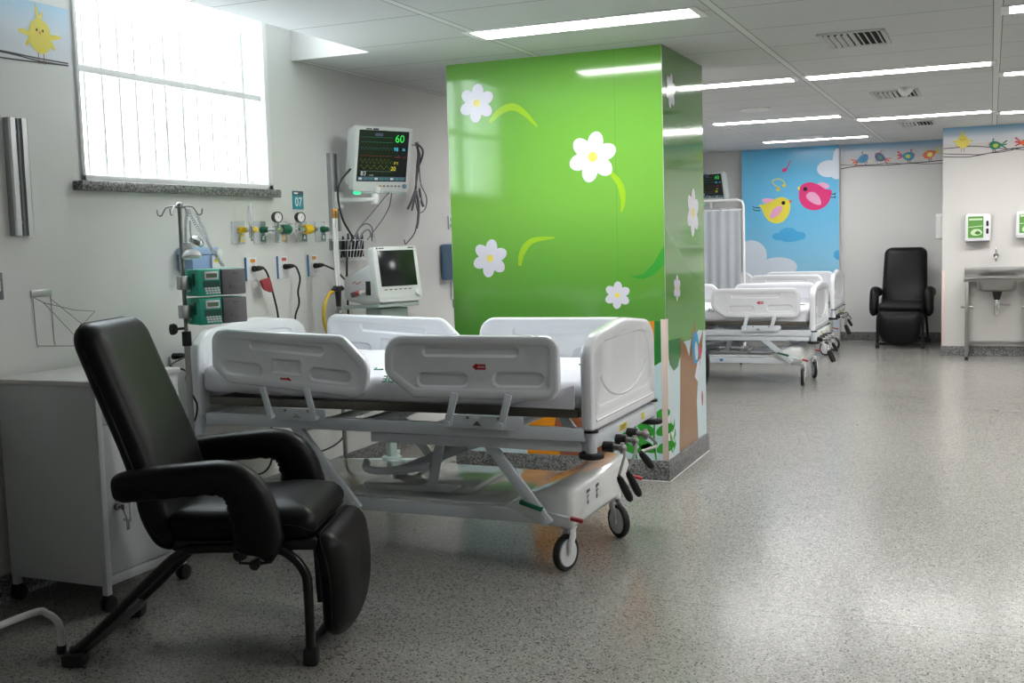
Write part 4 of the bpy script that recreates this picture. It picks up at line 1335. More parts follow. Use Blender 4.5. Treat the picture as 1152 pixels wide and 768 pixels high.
# ------------------------------------------------------------------ step stool frame, mostly outside the picture
t = thing('step_stool', 'bent white tube of a low stool frame at lower left', 'stool', (-2.98, 2.86, 0))
g = G()
g.tube([(0, 0, .005), (.003, 0, .07), (-.005, -.005, .115), (-.035, -.02, .145), (-.075, -.05, .152), (-.075, -.4, .152), (-.07, -.46, .14), (-.065, -.48, .10), (-.065, -.48, .005)], .0125, 12, sm=5)
g.build('tube_frame', M_white2, t)
for p in ((0, 0, 0), (-.065, -.48, 0)):
    g = G(); g.cyl(p, (p[0], p[1], .03), .0165, seg=14, bev=.003); g.build('foot_cap', M_rubber, t)

# ------------------------------------------------------------------ wall rails and brackets
def wall_rail(y0, y1, z0, z1, label):
    t = thing('wall_rail', label, 'rail', (LW, (y0 + y1) / 2, z0), 0, 'aluminium mounting rails')
    w = y1 - y0; h = z1 - z0
    g = G()
    prof = [(0, -w / 2), (.030, -w / 2), (.034, -w * .42), (.034, -w * .18), (.022, -w * .16), (.022, -w * .06), (.012, -w * .05), (.012, w * .05), (.022, w * .06), (.022, w * .16), (.034, w * .18), (.034, w * .42), (.030, w / 2), (0, w / 2)]
    g.prism(prof, (0, 0, 0), (1, 0, 0), (0, 1, 0), (0, 0, 1), 0, h)
    g.build('rail_profile', M_alu, t, 20)
    for q in (.12, .45, .88):
        g = G(); g.cyl((.011, 0, h * q), (.017, 0, h * q), .008, seg=12); g.build('screw', M_steel, t)
    return t
wall_rail(3.392, 3.49, 1.47, 1.945, 'vertical aluminium wall rail at far left under the chick frieze')
wall_rail(5.785, 5.875, 1.476, 1.94, 'vertical aluminium wall rail holding the patient monitor arm')
t = thing('wire_bracket', 'thin wire basket bracket on the wall above the grey cabinet', 'bracket', (LW, 3.53, 1.0))
g = G()
g.bx((.001, -.055, .215), (.006, .055, .245), .002)
g.build('back_plate', M_alu, t)
g = G()
for y0, y1 in ((-.048, -.042), (.048, .052)):
    g.tube([(.004, y0, .24), (.004, y1, .02), (.01, y1, .005)], .0017, 6)
g.tube([(.01, -.042, .012), (.06, 0, .008), (.16, .05, .005)], .0017, 6)
g.tube([(.006, -.045, .215), (.1, -.085, .195), (.2, -.02, .16), (.24, .05, .15), (.12, .10, .09), (.006, .052, .20)], .0017, 6)
g.tube([(.1, -.085, .195), (.12, .06, .04), (.16, .05, .005), (.16, .05, .035)], .0017, 6)
g.build('wire_frame', M_steel, t)
t = thing('wall_switch', 'small grey wall switch cut off by the photo\'s left edge', 'switch', (LW, 3.30, 1.27))
G().bx((.0008, -.03, -.055), (.012, .03, .055), .004).build('switch_plate', M_grey, t)
G().bx((.0125, -.012, -.02), (.017, .012, .02), .002).build('rocker', M_white, t)

# ------------------------------------------------------------------ bed number sign
t = thing('bed_number_sign', 'small teal wall sign with the bed number 07', 'sign', (LW, 5.46, 1.655))
G().bx((.0008, -.052, -.052), (.006, .052, .052), .001).build('sign_panel', [M_signteal], t)
G().bx((.0061, -.0518, .026), (.0068, .0518, .0518)).build('sign_header', M_signdark, t, 0)
g = G(); g.text('07', .072, at(.0066, 0, -.012) @ TXF, 0, .0004)
g.build('sign_number', M_signwhite, t, 0)
G().bx((.0070, -.042, .035), (.0074, -.004, .044)).build('sign_caption', M_signwhite, t, 0)

# ------------------------------------------------------------------ medical gas outlets
def gas_outlet(y, mk, label):
    t = thing('gas_outlet', label, 'gas outlet', (LW, y, 1.475), 0, 'medical gas outlets on the headwall')
    G().bx((.0008, -.055, -.06), (.010, .055, .058), .004).build('wall_plate', M_clear, t)
    g = G(); g.prism([(.0, -.05), (.046, -.05), (.038, -.012), (.016, -.012)], (0, 0, 0), (0, 1, 0), (0, 0, 1), (1, 0, 0), .0102, .0112)
    g.prism([(.010, -.043), (.036, -.043), (.032, -.02), (.019, -.02)], (0, 0, 0), (0, 1, 0), (0, 0, 1), (1, 0, 0), .0113, .0119, 1)
    g.build('gas_symbol', [mk, M_white], t, 0)
    g = G()
    g.lathe([(0, .01), (.019, .01), (.019, .028), (.015, .032), (.015, .05), (.011, .055), (0, .055)], (0, .012, .012), (1, 0, 0), 20)
    g.build('valve', mk, t)
    return t
gas_outlet(4.885, M_yellow, 'leftmost gas outlet on the headwall, with yellow valve and upright flow tube')
gas_outlet(5.075, M_dkgreen, 'second gas outlet from the window side, green valve behind the green regulator')
gas_outlet(5.275, M_yellow, 'third gas outlet from the window side, yellow valve in the middle of the row')
gas_outlet(5.475, M_dkgreen, 'fourth gas outlet from the window side, behind the yellow regulator')
gas_outlet(5.675, M_dkgreen, 'gas outlet with green valve nearest the white hose stand')
t = thing('flow_meter', 'clear upright flow tube with yellow knob on the leftmost gas outlet', 'flow meter', (LW + .062, 4.905, 1.487))
g = G(); g.cyl((-.006, -.008, 0), (.02, -.008, 0), .010, seg=14); g.cyl((.02, -.008, -.045), (.02, -.008, .02), .013, seg=16, bev=.003); g.cyl((.02, -.008, -.06), (.02, -.008, -.045), .007, seg=12)
g.build('meter_body', M_chrome, t)
g = G(); g.lathe([(.012, .02), (.013, .03), (.012, .12), (.009, .125), (.006, .14), (0, .142)], (.02, -.008, 0), seg=18); g.build('flow_tube', M_clear, t)
g = G(); g.ball((.02, .027, 0), .017, (1, 1, .9)); g.cyl((.02, .0, 0), (.02, .02, 0), .008, seg=12); g.build('flow_knob', M_yellow, t)
def regulator(y, mk, label):
    t = thing('gas_regulator', label, 'regulator', (LW + .062, y, 1.487), 0, 'gas regulators with round gauges')
    g = G()
    g.cyl((-.006, -.045, .0), (.03, -.025, .0), .010, seg=14)
    g.cyl((.03, -.035, .0), (.03, .03, .0), .020, seg=20, bev=.004)
    g.cyl((.03, -.005, .015), (.03, -.005, .042), .008, seg=12)
    g.cyl((.03, -.005, -.05), (.03, -.005, -.015), .009, seg=12)
    g.cyl((.03, -.005, -.062), (.03, -.005, -.05), .005, seg=10)
    g.build('regulator_body', M_chrome, t)
    g = G()
    g.lathe([(0, -.016), (.028, -.016), (.030, -.012), (.030, .012), (.027, .014), (.026, .010), (0, .010)], (.03, -.005, .066), Vector((.95, -.31, 0)), 28)
    gg = g.build('gauge', M_black, t)
    g = G(); A = Vector((.31, .95, 0)); N = Vector((.95, -.31, 0)); o = (.03, -.005, .066)
    g.flat(circ(0, 0, .0245), o, A, (0, 0, 1), N, .0106, 0)
    for k in range(9):
        th = -.6 + k * (PI + 1.2) / 8
        g.flat([(.017 * math.cos(th - .04), .017 * math.sin(th - .04)), (.022 * math.cos(th - .04), .022 * math.sin(th - .04)), (.022 * math.cos(th + .04), .022 * math.sin(th + .04)), (.017 * math.cos(th + .04), .017 * math.sin(th + .04))], o, A, (0, 0, 1), N, .0110, 1)
    g.flat([(-.002, -.004), (.002, -.004), (.012, .015)], o, A, (0, 0, 1), N, .0111, 1)
    g.build('gauge_face', [M_paper, M_ink], gg, 0)
    g = G()
    g.lathe([(0, .03), (.022, .03), (.027, .038), (.027, .095), (.02, .108), (0, .108)], (.03, 0, 0), (0, 1, 0), 24)
    g.build('control_knob', mk, t)
    g = G()
    if mk is M_dkgreen:
        g.lathe([(.028, .10), (.033, .105), (.033, .118), (.024, .13), (0, .132)], (.03, 0, 0), (0, 1, 0), 24); g.build('end_dome', M_clear, t)
    else:
        g.cyl((.03, .107, 0), (.03, .135, 0), .016, seg=16); g.cyl((.03, .135, 0), (.03, .165, 0), .008, seg=12); g.build('hose_tail', M_steel, t)
regulator(5.125, M_dkgreen, 'regulator with round gauge and dark green knob on the headwall')
regulator(5.345, M_yellow, 'regulator with round gauge and yellow knob on the headwall')

# ------------------------------------------------------------------ mains outlets and cords
def outlet(y, st, label):
    t = thing('power_outlet', label, 'outlet', (LW, y, 1.278), 0, 'power outlets above the bed head')
    G().bx((.0008, -.045, -.062), (.010, .045, .062), .003).build('cover_plate', M_white, t)
    G().bx((.0008, -.052, -.063), (.0105, -.0452, .063), .001).build('edge_trim', M_trimblue, t, label='blue trim strip on the left edge')
    G().bx((.0101, -.012, .035), (.0108, .03, .053)).build('voltage_sticker', st, t, 0)
    g = G(); g.lathe([(0, .0), (.022, .0), (.022, .003), (.019, .004), (0, .004)], (.010, 0, 0), (1, 0, 0), 22); g.build('socket', M_white2, t)
outlet(4.985, M_orange, 'power outlet with orange sticker nearest the window, red pouch hanging under it')
outlet(5.275, M_redstick, 'middle power outlet with a red sticker')
outlet(5.58, M_orange, 'power outlet with orange sticker beside the white hose stand')
def cord(name, label, pts, y, z, r=.0055, group='black power cords above the bed'):
    t = thing(name, label, 'cord', (LW + .0145, y, z), 0, group)
    o = Vector((LW + .0145, y, z))
    g = G(); g.cyl((0.0005, 0, 0), (.022, .0, 0), .016, seg=16, bev=.004)
    g.sweep([Vector((.02, .002, .0)), Vector((.034, .006, .002)), Vector((.042, .02, .003)), Vector((.042, .04, .002))], [(.014, .014), (.014, .014), (.011, .011), (.007, .007)], 12)
    g.build('plug', M_black, t)
    g = G(); g.tube([Vector(p) - o for p in pts], r, 8, sm=8); g.build('cable', M_cord, t)
    return t, o
X0 = LW + .056
t, o = cord('mains_cable', 'black cord with a red pouch, from the outlet nearest the window', [(X0, 5.022, 1.281), (X0, 5.045, 1.265), (X0, 5.072, 1.22), (X0, 5.10, 1.14), (X0, 5.135, 1.02), (X0, 5.14, .85), (X0 + .02, 5.03, .66), (X0 + .03, 4.985, .5), (X0 + .04, 4.97, .36), (X0 + .04, 4.96, .255), (X0 + .04, 4.90, .2), (X0 + .04, 4.78, .2), (X0 + .04, 4.55, .24), (X0 + .05, 4.3, .2)], 4.985, 1.279)
g = G(); g.prism(rounded([(-.002, -.062, .004), (.078, -.05, .006), (.104, -.128, .01), (.085, -.132, .02), (.025, -.115, .05)], 5), (.042, 0, 0), (0, 1, 0), (0, 0, 1), (1, 0, 0), -.004, .012, 0, .003)
g.build('cord_pouch', M_redtag, t, label='red pouch')
cord('mains_cable', 'black cord curving down from the middle power outlet', [(X0, 5.31, 1.284), (X0, 5.338, 1.27), (X0, 5.366, 1.21), (X0, 5.34, 1.136), (X0, 5.345, 1.07), (X0, 5.30, .98), (X0, 5.33, .8), (X0 + .02, 5.56, .6), (X0 + .03, 5.72, .42), (X0 + .04, 5.70, .28), (X0 + .04, 5.64, .225), (X0 + .04, 5.44, .205), (X0 + .04, 5.2, .25)], 5.275, 1.281)
cord('mains_cable', 'black cord running from the outlet beside the hose stand to the monitor cart', [(X0, 5.62, 1.278), (X0, 5.665, 1.266), (X0 + .02, 5.72, 1.24), (X0 + .05, 5.755, 1.19), (X0 + .09, 5.77, 1.15), (X0 + .14, 5.775, 1.14)], 5.58, 1.276)
cord('mains_cable', 'black cord trailing down between the drip stand and the bed head', [(X0 + .02, 4.35, .88), (X0 + .1, 4.12, .86), (-3.40, 4.10, .84), (-3.39, 4.09, .80), (-3.375, 4.10, .74), (-3.37, 4.13, .68), (-3.38, 4.13, .62), (-3.42, 4.12, .52), (-3.45, 4.16, .3)], 4.31, .88, .0045)

# ------------------------------------------------------------------ drip stand with pumps
ix, iy = -3.30, 4.0
t = thing('drip_stand', 'steel drip stand with curled top hooks beside the bed head', 'drip stand', (ix, iy, 0))
G().cyl((0, 0, .07), (0, 0, 1.0), .0135, seg=18).build('lower_pole', M_steel, t)
G().cyl((0, 0, .98), (0, 0, 1.585), .0095, seg=16).build('upper_pole', M_steel, t)
g = G(); g.cyl((0, 0, .965), (0, 0, 1.03), .021, seg=18, bev=.003); g.build('pole_collar', M_black, t)
g = G(); g.cyl((.0, -.015, 1.045), (-.012, -.05, 1.045), .006, seg=10)
g.sweep([Vector((-.012, -.05, 1.045)), Vector((-.016, -.062, 1.045)), Vector((-.02, -.078, 1.045))], [(.012, .02), (.018, .026), (.014, .024)], 12); g.build('clamp_knob', M_black, t)
for k in range(4):
    a = .3 + k * PI / 2
    c, s = math.cos(a), math.sin(a)
    g = G(); g.tube([(0, 0, 1.575), (.03 * c, .03 * s, 1.585), (.06 * c, .06 * s, 1.58), (.074 * c, .074 * s, 1.562), (.085 * c, .085 * s, 1.546), (.10 * c, .10 * s, 1.55), (.104 * c, .104 * s, 1.572)], .0036, 8, sm=5)
    g.build('hook', M_steel, t)
G().ball((0, 0, 1.588), .016).build('pole_cap', M_steel, t)
g = G(); g.cyl((0, 0, .06), (0, 0, .10), .03, seg=18, bev=.004)
g.build('base_hub', M_black, t)
for k in range(5):
    a = -1.22 + k * 2 * PI / 5
    c, s = math.cos(a), math.sin(a)
    g = G(); g.bar((.01 * c, .01 * s, .082), (.22 * c, .22 * s, .064), .022, .018, .004)
    lg = g.build('base_leg', M_black, t)
    g = G(); w0 = Vector((.225 * c, .225 * s, .027)); sd = Vector((-s, c, 0))
    for q in (-1, 1):
        g.cyl(w0 + sd * (q * .012 - .008), w0 + sd * (q * .012 + .008), .027, seg=20, bev=.004)
    g.cyl(w0 + Vector((0, 0, .01)), w0 + Vector((0, 0, .035)), .012, seg=12)
    g.build('caster', M_rubber, lg)
def pump(z, label):
    t = thing('infusion_pump', label, 'infusion pump', (-3.202, 4.097, z), R_(-25), 'green infusion pumps on the drip stand')
    W, H, D = .228, .118, .125
    g = G()
    g.bx((-D / 2, -W / 2, 0), (D / 2, -.006, H), .005)
    g.bx((-D / 2, -.006, 0), (D / 2 - .02, W / 2 - .006, H), .004)
    g.build('pump_case', M_teal, t)
    G().bx((D / 2 - .0195, -.003, .002), (D / 2 + .006, W / 2, H - .002), .006).build('pump_door', M_grey, t, label='grey front door')
    G().bx((D / 2 + .0003, -.085, .072), (D / 2 + .006, -.018, .108), .003).build('display_bezel', M_white, t)
    G().bx((D / 2 + .0062, -.078, .080), (D / 2 + .0068, -.026, .099)).build('display', M_lcd, t, 0)
    G().bx((D / 2 + .0002, -.092, .036), (D / 2 + .0015, -.012, .066)).build('recess', M_tealdark, t, 0)
    for r in range(3):
        for c in range(5):
            g = G(); y = -.086 + c * .0145 + r * .003; zz = .030 - r * .0105
            g.bx((D / 2 + .0002, y, zz), (D / 2 + .003, y + .0115, zz + .0075), .001)
            g.build('key', M_white, t)
    G().bx((-.03, -W / 2 - .006, .02), (-.012, -W / 2 - .0002, .085), .002).build('tube_guide', M_white, t)
    G().bx((.01, -W / 2 - .003, .045), (.035, -W / 2 - .0002, .1), .002).build('side_window', M_tealdark, t)
    g = G(); g.box((D / 2 + .008, W / 2 - .05, H - .02), (.006, .03, .006), .002); g.box((D / 2 + .0075, W / 2 - .055, .04), (.004, .05, .02), .002); g.build('door_latch', M_grey, t)
    g = G(); g.bx((-.045, -W / 2 - .052, .03), (.0, -W / 2 - .0065, .09), .005)
    g.build('pole_clamp', M_alu, t)
    return t
pump(1.187, 'upper green infusion pump with grey door, under the light blue jar')
pump(1.060, 'lower green infusion pump with grey door, just above the bed head')
# hanging coiled leads and lamp
def coil(pts, r, turns, wire):
    P, _ = smooth_path([Vector(p) for p in pts], [0] * len(pts), 14)
    L = [0]
    for a, b in zip(P, P[1:]): L.append(L[-1] + (b - a).length)
    out = []
    n = turns * 9
    j = 0
    for i in range(n + 1):
        s = L[-1] * i / n
        while j < len(L) - 2 and L[j + 1] < s: j += 1
        f = (s - L[j]) / max(1e-9, L[j + 1] - L[j])
        p = P[j].lerp(P[j + 1], f); d = (P[j + 1] - P[j]).normalized()
        u = d.cross(Vector((1, .3, 0))).normalized(); v = d.cross(u)
        th = 2 * PI * i / 9
        out.append(p + u * r * math.cos(th) + v * r * math.sin(th))
    return out
M_coil = mat('coiled_lead', rgb(190, 192, 196), .4)
for lab, pts, tn in (('white coiled lead hanging straight down the drip stand pole', [(ix + .055, iy - .012, 1.57), (ix + .045, iy - .02, 1.50), (ix + .04, iy - .02, 1.41)], 24),
                     ('white coiled lead slanting from the stand hook towards the upper pump', [(ix + .045, iy + .0, 1.57), (ix + .06, iy + .05, 1.48), (ix + .07, iy + .13, 1.38), (ix + .09, iy + .17, 1.312)], 30),
                     ('white coiled lead hanging farthest right from the drip stand hooks', [(ix + .01, iy + .105, 1.555), (ix + .03, iy + .11, 1.50), (ix + .05, iy + .14, 1.40), (ix + .08, iy + .185, 1.312)], 30)):
    o = Vector(pts[0])
    g = G(); g.tube([p - o for p in coil(pts, .0072, tn, 0)], .0018, 5)
    ob = g.build('coiled_lead', M_coil); ob.location = o
    tag(ob, lab, 'cord', 'coiled leads on the drip stand')
t = thing('clip_lamp', 'white two-domed hand lamp hanging on the drip stand pole', 'lamp', (ix + .055, iy - .005, 1.40))
g = G(); g.lathe([(0, .0), (.02, -.003), (.038, -.018), (.043, -.034), (.04, -.04), (0, -.042)], (0, -.0, -.005), Vector((-.15, .1, 1)), 26); g.build('lower_dome', M_white, t)
g = G(); g.lathe([(0, .022), (.018, .02), (.032, .008), (.034, -.006), (.03, -.014), (0, -.016)], (.01, .028, .028), Vector((.5, .3, 1)), 24); g.build('upper_dome', M_chrome, t)
g = G(); g.box((-.02, 0, .0), (.03, .03, .05), .006); g.tube([(.0, .01, .04), (-.005, .01, .08), (.005, .0, .12)], .004, 6, sm=4); g.build('clamp', M_white, t)
# suction jar on the wall behind
t = thing('suction_jar', 'light blue lidded suction jar on the wall behind the pumps', 'suction jar', (LW, 4.49, 1.28))
g = G(); g.prism(rrect(-.10, .0, .10, .085, .012), (0, 0, 0), (0, 1, 0), (0, 0, 1), (1, 0, 0), .012, .10, 0, .006); g.build('jar_body', M_blue, t)
g = G(); g.prism(rrect(-.105, .0855, .105, .122, .014), (0, 0, 0), (0, 1, 0), (0, 0, 1), (1, 0, 0), .008, .105, 0, .006); g.build('jar_lid', mat('pale_blue_lid', rgb(160, 188, 222), .4), t)
g = G(); g.bx((.101, .035, .004), (.112, .10, .08), .004); g.bx((.1122, .05, .045), (.1128, .085, .062), m=1); g.build('gauge_plate', [M_white, M_yellowlab], t)
g = G(); g.cyl((.1125, .07, .09), (.135, .07, .09), .022, seg=20, bev=.004); g.cyl((.106, .07, .09), (.1125, .07, .09), .015, seg=14); g.build('vacuum_dial', M_white2, t)
G().bx((.0008, -.06, -.02), (.0115, .06, .11), .002).build('mounting_plate', M_alu, t)

# ------------------------------------------------------------------ patient monitor on its arm
def make_monitor(t):
    """Local +X is the viewing side; t sits at the wall end of the arm's height, screen centre about .29 out."""
    T = at(.30, .115, .235) @ Matrix.Rotation(R_(-25), 4, 'Z') @ Matrix.Rotation(R_(11), 4, 'Y')
    W, H = .41, .385
    g = G(); g.prism(rrect(-W / 2, -H / 2, W / 2, H / 2, .018), (0, 0, 0), (0, 1, 0), (0, 0, 1), (1, 0, 0), -.05, .0, 0, .006)
    g.prism(rrect(-W / 2 + .012, -H / 2 + .02, W / 2 - .03, H / 2 - .015, .03), (0, 0, 0), (0, 1, 0), (0, 0, 1), (1, 0, 0), -.12, -.051, 0, .014)
    g.xf(T); sh = g.build('monitor_shell', M_monitor, t)
    sx0, sx1, sz0, sz1 = -.165, .155, -.125, .165
    g = G(); g.bx((.0003, sx0 * 1.13, sz0 * 1.05), (.0022, sx1 * 1.13, sz1 * 1.04)); g.xf(T); scn = g.build('screen', M_screen, t, 0)
    g = G()
    mats = [M_gG, M_gC, M_gR, M_gY, M_gW, M_gT, M_gB, M_wG, M_wC, M_wR, M_wY, M_wW]
    X = .0026
    tx = lambda s, size, y, z, m: g.text(s, size, at(X, y, z) @ TXF, m)
    tx('60', .062, .095, .122, 0); tx('98', .030, .075, .062, 1); tx('36', .022, .125, .062, 1)
    tx('---/--', .020, .09, .020, 2); tx('(--)', .014, .135, .020, 2)
    tx('37.2', .018, .08, -.017, 3); tx('20', .034, .065, -.050, 3)
    tx('83', .036, -.125, -.080, 4); tx('mmHg', .010, -.075, -.088, 4)
    g.flat([(sx0 + .1, .135), (sx0 + .15, .135), (sx0 + .15, .152), (sx0 + .1, .152)], (0, 0, 0), (0, 1, 0), (0, 0, 1), (1, 0, 0), X, 6)
    g.flat([(sx0 + .006, sz0 + .006), (sx1 - .006, sz0 + .006), (sx1 - .006, sz0 + .028), (sx0 + .006, sz0 + .028)], (0, 0, 0), (0, 1, 0), (0, 0, 1), (1, 0, 0), X, 6)
    for k in range(9):
        y = sx0 + .012 + k * .034
        g.flat([(y, sz0 + .010), (y + .02, sz0 + .010), (y + .02, sz0 + .022), (y, sz0 + .022)], (0, 0, 0), (0, 1, 0), (0, 0, 1), (1, 0, 0), X + .0003, 4 if k % 3 == 0 else 5)
    def wave(z, amp, m, f):
        n = 110
        pts = [(sx0 + .012 + (.205 * i / n), z + amp * f(i / n * 9)) for i in range(n + 1)]
        for a, b in zip(pts, pts[1:]):
            g.flat([(a[0], a[1] - .0007), (b[0], b[1] - .0007), (b[0], b[1] + .0007), (a[0], a[1] + .0007)], (0, 0, 0), (0, 1, 0), (0, 0, 1), (1, 0, 0), X, m)
    ecg = lambda q: (1.0 if .40 < q % 1 < .46 else (-.3 if .46 <= q % 1 < .52 else .12 * math.sin(2 * PI * q)))
    wave(.128, .010, 7, lambda q: .05 * math.sin(q * 7)); wave(.100, .010, 7, lambda q: .04 * math.sin(q * 5)); wave(.062, .016, 8, lambda q: abs(math.sin(PI * q)) - .5)
    wave(.022, .004, 9, lambda q: .2 * math.sin(q * 4)); wave(-.008, .012, 10, lambda q: math.sin(2 * PI * q * .9)); wave(-.042, .010, 10, lambda q: math.sin(PI * q * 1.1)); wave(-.066, .008, 11, ecg)
    g.xf(Matrix.Diagonal((1, 1.13, 1.04, 1)) @ Matrix.Translation((0, 0, -.002)))
    g.xf(T); g.build('readouts', mats, scn, 0)
    g = G(); g.cyl((0, .165, -.158), (.012, .165, -.158), .014, seg=20, bev=.002); g.xf(T); g.build('dial', mat('dial_grey', rgb(120, 146, 168), .4), t)
    for k in range(6):
        g = G(); y = -.02 + k * .028; g.bx((.0003, y, -.163), (.0035, y + .016, -.154), .001); g.xf(T)
        g.build('button', M_orange if k == 0 else M_grey, t)
    g = G(); g.bx((-.02, -.19, -.212), (.004, -.15, -.194), .003); g.xf(T); g.build('status_light', screen_glow('status_green', rgb(60, 220, 150), .8), t)
    g = G(); g.bx((-.07, -.17, -.205), (.001, .19, -.1935), .004); g.xf(T); g.build('bottom_tray', M_ventgrey, t)
    g = G(); g.flat([(-.14, .174), (-.10, .174), (-.10, .181), (-.14, .181)], (0, 0, 0), (0, 1, 0), (0, 0, 1), (1, 0, 0), .0009); g.flat([(-.09, .173), (-.05, .173), (-.05, .183), (-.09, .183)], (0, 0, 0), (0, 1, 0), (0, 0, 1), (1, 0, 0), .0009)
    g.xf(T); g.build('maker_mark', M_ink, t, 0)
    g = G()
    g.box((.045, 0, 0), (.03, .07, .1), .006)
    g.bar((.05, 0, .0), (.245, .09, .0), .05, .024, .006)
    g.cyl((.245, .09, -.03), (.245, .09, .035), .024, seg=18, bev=.003)
    g.bar((.245, .09, .035), (.25, .10, .075), .06, .03, .005)
    g.build('wall_arm', M_white2, t)
mon = thing('patient_monitor', 'white patient monitor with lit coloured readouts on a wall arm', 'monitor', (LW, 5.83, 1.66), 0, 'wall mounted patient monitors')
make_monitor(mon)
copy_thing(mon, (-3.42, FW, 1.743), -PI / 2, 'far patient monitor half hidden above the grey curtain screen', 'wall mounted patient monitors')
# monitor leads into the basket
def hung(name, label, cat, strands, mats=None, group=None, o=None):
    o = Vector(o or strands[0][0][0])
    t = thing(name, label, cat, o, 0, group)
    for pts, r, m in strands:
        g = G(); g.tube([Vector(p) - o for p in pts], r, 7, sm=7)
        g.build('lead', m, t)
    return t
XM = -3.45
hung('monitor_leads', 'grey and black leads looping from the wall monitor into the basket', 'cables', [
    ([(-3.42, 5.66, 1.83), (XM, 5.585, 1.75), (XM, 5.56, 1.66), (XM, 5.60, 1.54), (XM, 5.69, 1.445), (XM - .03, 5.73, 1.41)], .0062, M_cord),
    ([(-3.36, 6.0, 1.70), (-3.40, 5.99, 1.66), (XM, 5.93, 1.575), (XM, 5.78, 1.49), (XM, 5.72, 1.44)], .0035, M_gcable),
    ([(-3.36, 6.03, 1.70), (-3.42, 6.10, 1.62), (XM, 6.06, 1.54), (XM, 5.95, 1.47), (XM, 5.87, 1.42)], .0035, M_gcable),
    ([(XM, 5.74, 1.42), (XM, 5.77, 1.48), (XM, 5.86, 1.515), (XM, 5.93, 1.49), (XM, 5.93, 1.43)], .0045, M_gcable),
    ([(XM + .01, 5.75, 1.41), (XM + .01, 5.81, 1.465), (XM + .01, 5.88, 1.475), (XM + .01, 5.91, 1.41)], .0045, M_gcable)])
# wire basket with coiled black cables
bo = (LW, 5.94, 1.30)
t = thing('wire_basket', 'white wire basket on the wall beneath the patient monitor', 'basket', bo)
g = G()
for z, dx, dy in ((0, .10, .13), (.06, .12, .15), (.12, .135, .165)):
    g.tube([(.012, -dy, z), (dx, -dy, z), (dx, dy, z), (.012, dy, z)], .0032, 6, closed=True)
for k in range(9):
    q = -1 + 2 * k / 8
    g.tube([(.012, q * .13, .0), (.10, q * .13, 0), (.135, q * .165, .12)], .0024, 6)
for k in range(4):
    g.tube([(.012 + k * .028, -.13, 0), (.012 + k * .028, .13, 0)], .0024, 6)
g.build('wire_frame', M_white2, t)
G().bx((.0008, -.17, .06), (.009, .17, .13), .002).build('wall_strip', M_alu, t)
strands = []
for k in range(11):
    y = 5.835 + k * .0175
    x = LW + .045 + .05 * ((k * 7) % 3) / 2
    strands.append(([(x, y, 1.315), (x + .012, y + .004, 1.41), (x + .004, y + .02, 1.44 + .016 * math.sin(k * 1.7)), (x - .002, y + .034, 1.41), (x, y + .03, 1.318)], .0065, M_cord))
strands.append(([(-3.53, 5.97, 1.40), (-3.50, 6.01, 1.44), (-3.50, 6.04, 1.47), (-3.5, 6.06, 1.40)], .006, M_white))
strands.append(([(-3.56, 5.81, 1.32), (-3.54, 5.77, 1.27), (-3.55, 5.78, 1.15), (-3.55, 5.78, .95)], .0065, M_cord))
hung('coiled_cables', 'bundle of coiled black cables stuffed into the wire basket', 'cables', strands, None)
# patient leads hung on a hook
t = thing('wall_hook', 'small hook on the wall right of the patient monitor', 'hook', (LW, 6.84, 2.06))
g = G(); g.lathe([(0, .0008), (.02, .0008), (.02, .006), (0, .008)], (0, 0, 0), (1, 0, 0), 18); g.tube([(.006, 0, 0), (.045, 0, -.008), (.062, 0, .0), (.066, 0, .018)], .004, 8, sm=4); g.build('hook_body', M_steel, t)
H0 = (-3.61, 6.84, 2.06)
st = [([(-3.61, 6.835, 2.065), (-3.60, 6.87, 2.0), (-3.6, 6.865, 1.93), (-3.6, 6.83, 1.86), (-3.6, 6.80, 1.78), (-3.6, 6.77, 1.70)], .006, M_dkcable),
      ([(-3.61, 6.83, 2.07), (-3.59, 6.84, 1.98), (-3.59, 6.80, 1.88), (-3.59, 6.78, 1.75)], .006, M_gcable),
      ([(-3.61, 6.845, 2.07), (-3.585, 6.89, 2.02), (-3.585, 6.86, 1.95), (-3.585, 6.80, 1.90), (-3.585, 6.82, 1.98), (-3.6, 6.845, 2.07)], .007, M_dkcable),
      ([(-3.6, 6.86, 1.93), (-3.6, 6.87, 1.80), (-3.6, 6.95, 1.70), (-3.6, 6.92, 1.62), (-3.6, 6.82, 1.60), (-3.6, 6.78, 1.70)], .004, M_gcable),
      ([(-3.59, 6.77, 1.74), (-3.59, 6.70, 1.66), (-3.59, 6.655, 1.62)], .009, M_gcable), ([(-3.59, 6.79, 1.74), (-3.59, 6.74, 1.66), (-3.59, 6.71, 1.61)], .007, M_gcable),
      ([(-3.59, 6.83, 1.76), (-3.59, 6.85, 1.68), (-3.59, 6.88, 1.64)], .009, M_gcable), ([(-3.6, 6.80, 1.74), (-3.58, 6.79, 1.64), (-3.58, 6.775, 1.54), (-3.58, 6.75, 1.49)], .009, M_gcable),
      ([(-3.58, 6.75, 1.50), (-3.58, 6.71, 1.45), (-3.58, 6.62, 1.40), (-3.58, 6.58, 1.385), (-3.58, 6.57, 1.415)], .004, M_dkcable),
      ([(-3.6, 6.85, 1.80), (-3.59, 6.80, 1.72), (-3.59, 6.80, 1.60), (-3.59, 6.84, 1.70), (-3.6, 6.86, 1.80)], .004, M_white)]
hung('patient_leads', 'tangle of grey patient leads hanging right of the monitor', 'cables', st, None, None, H0)
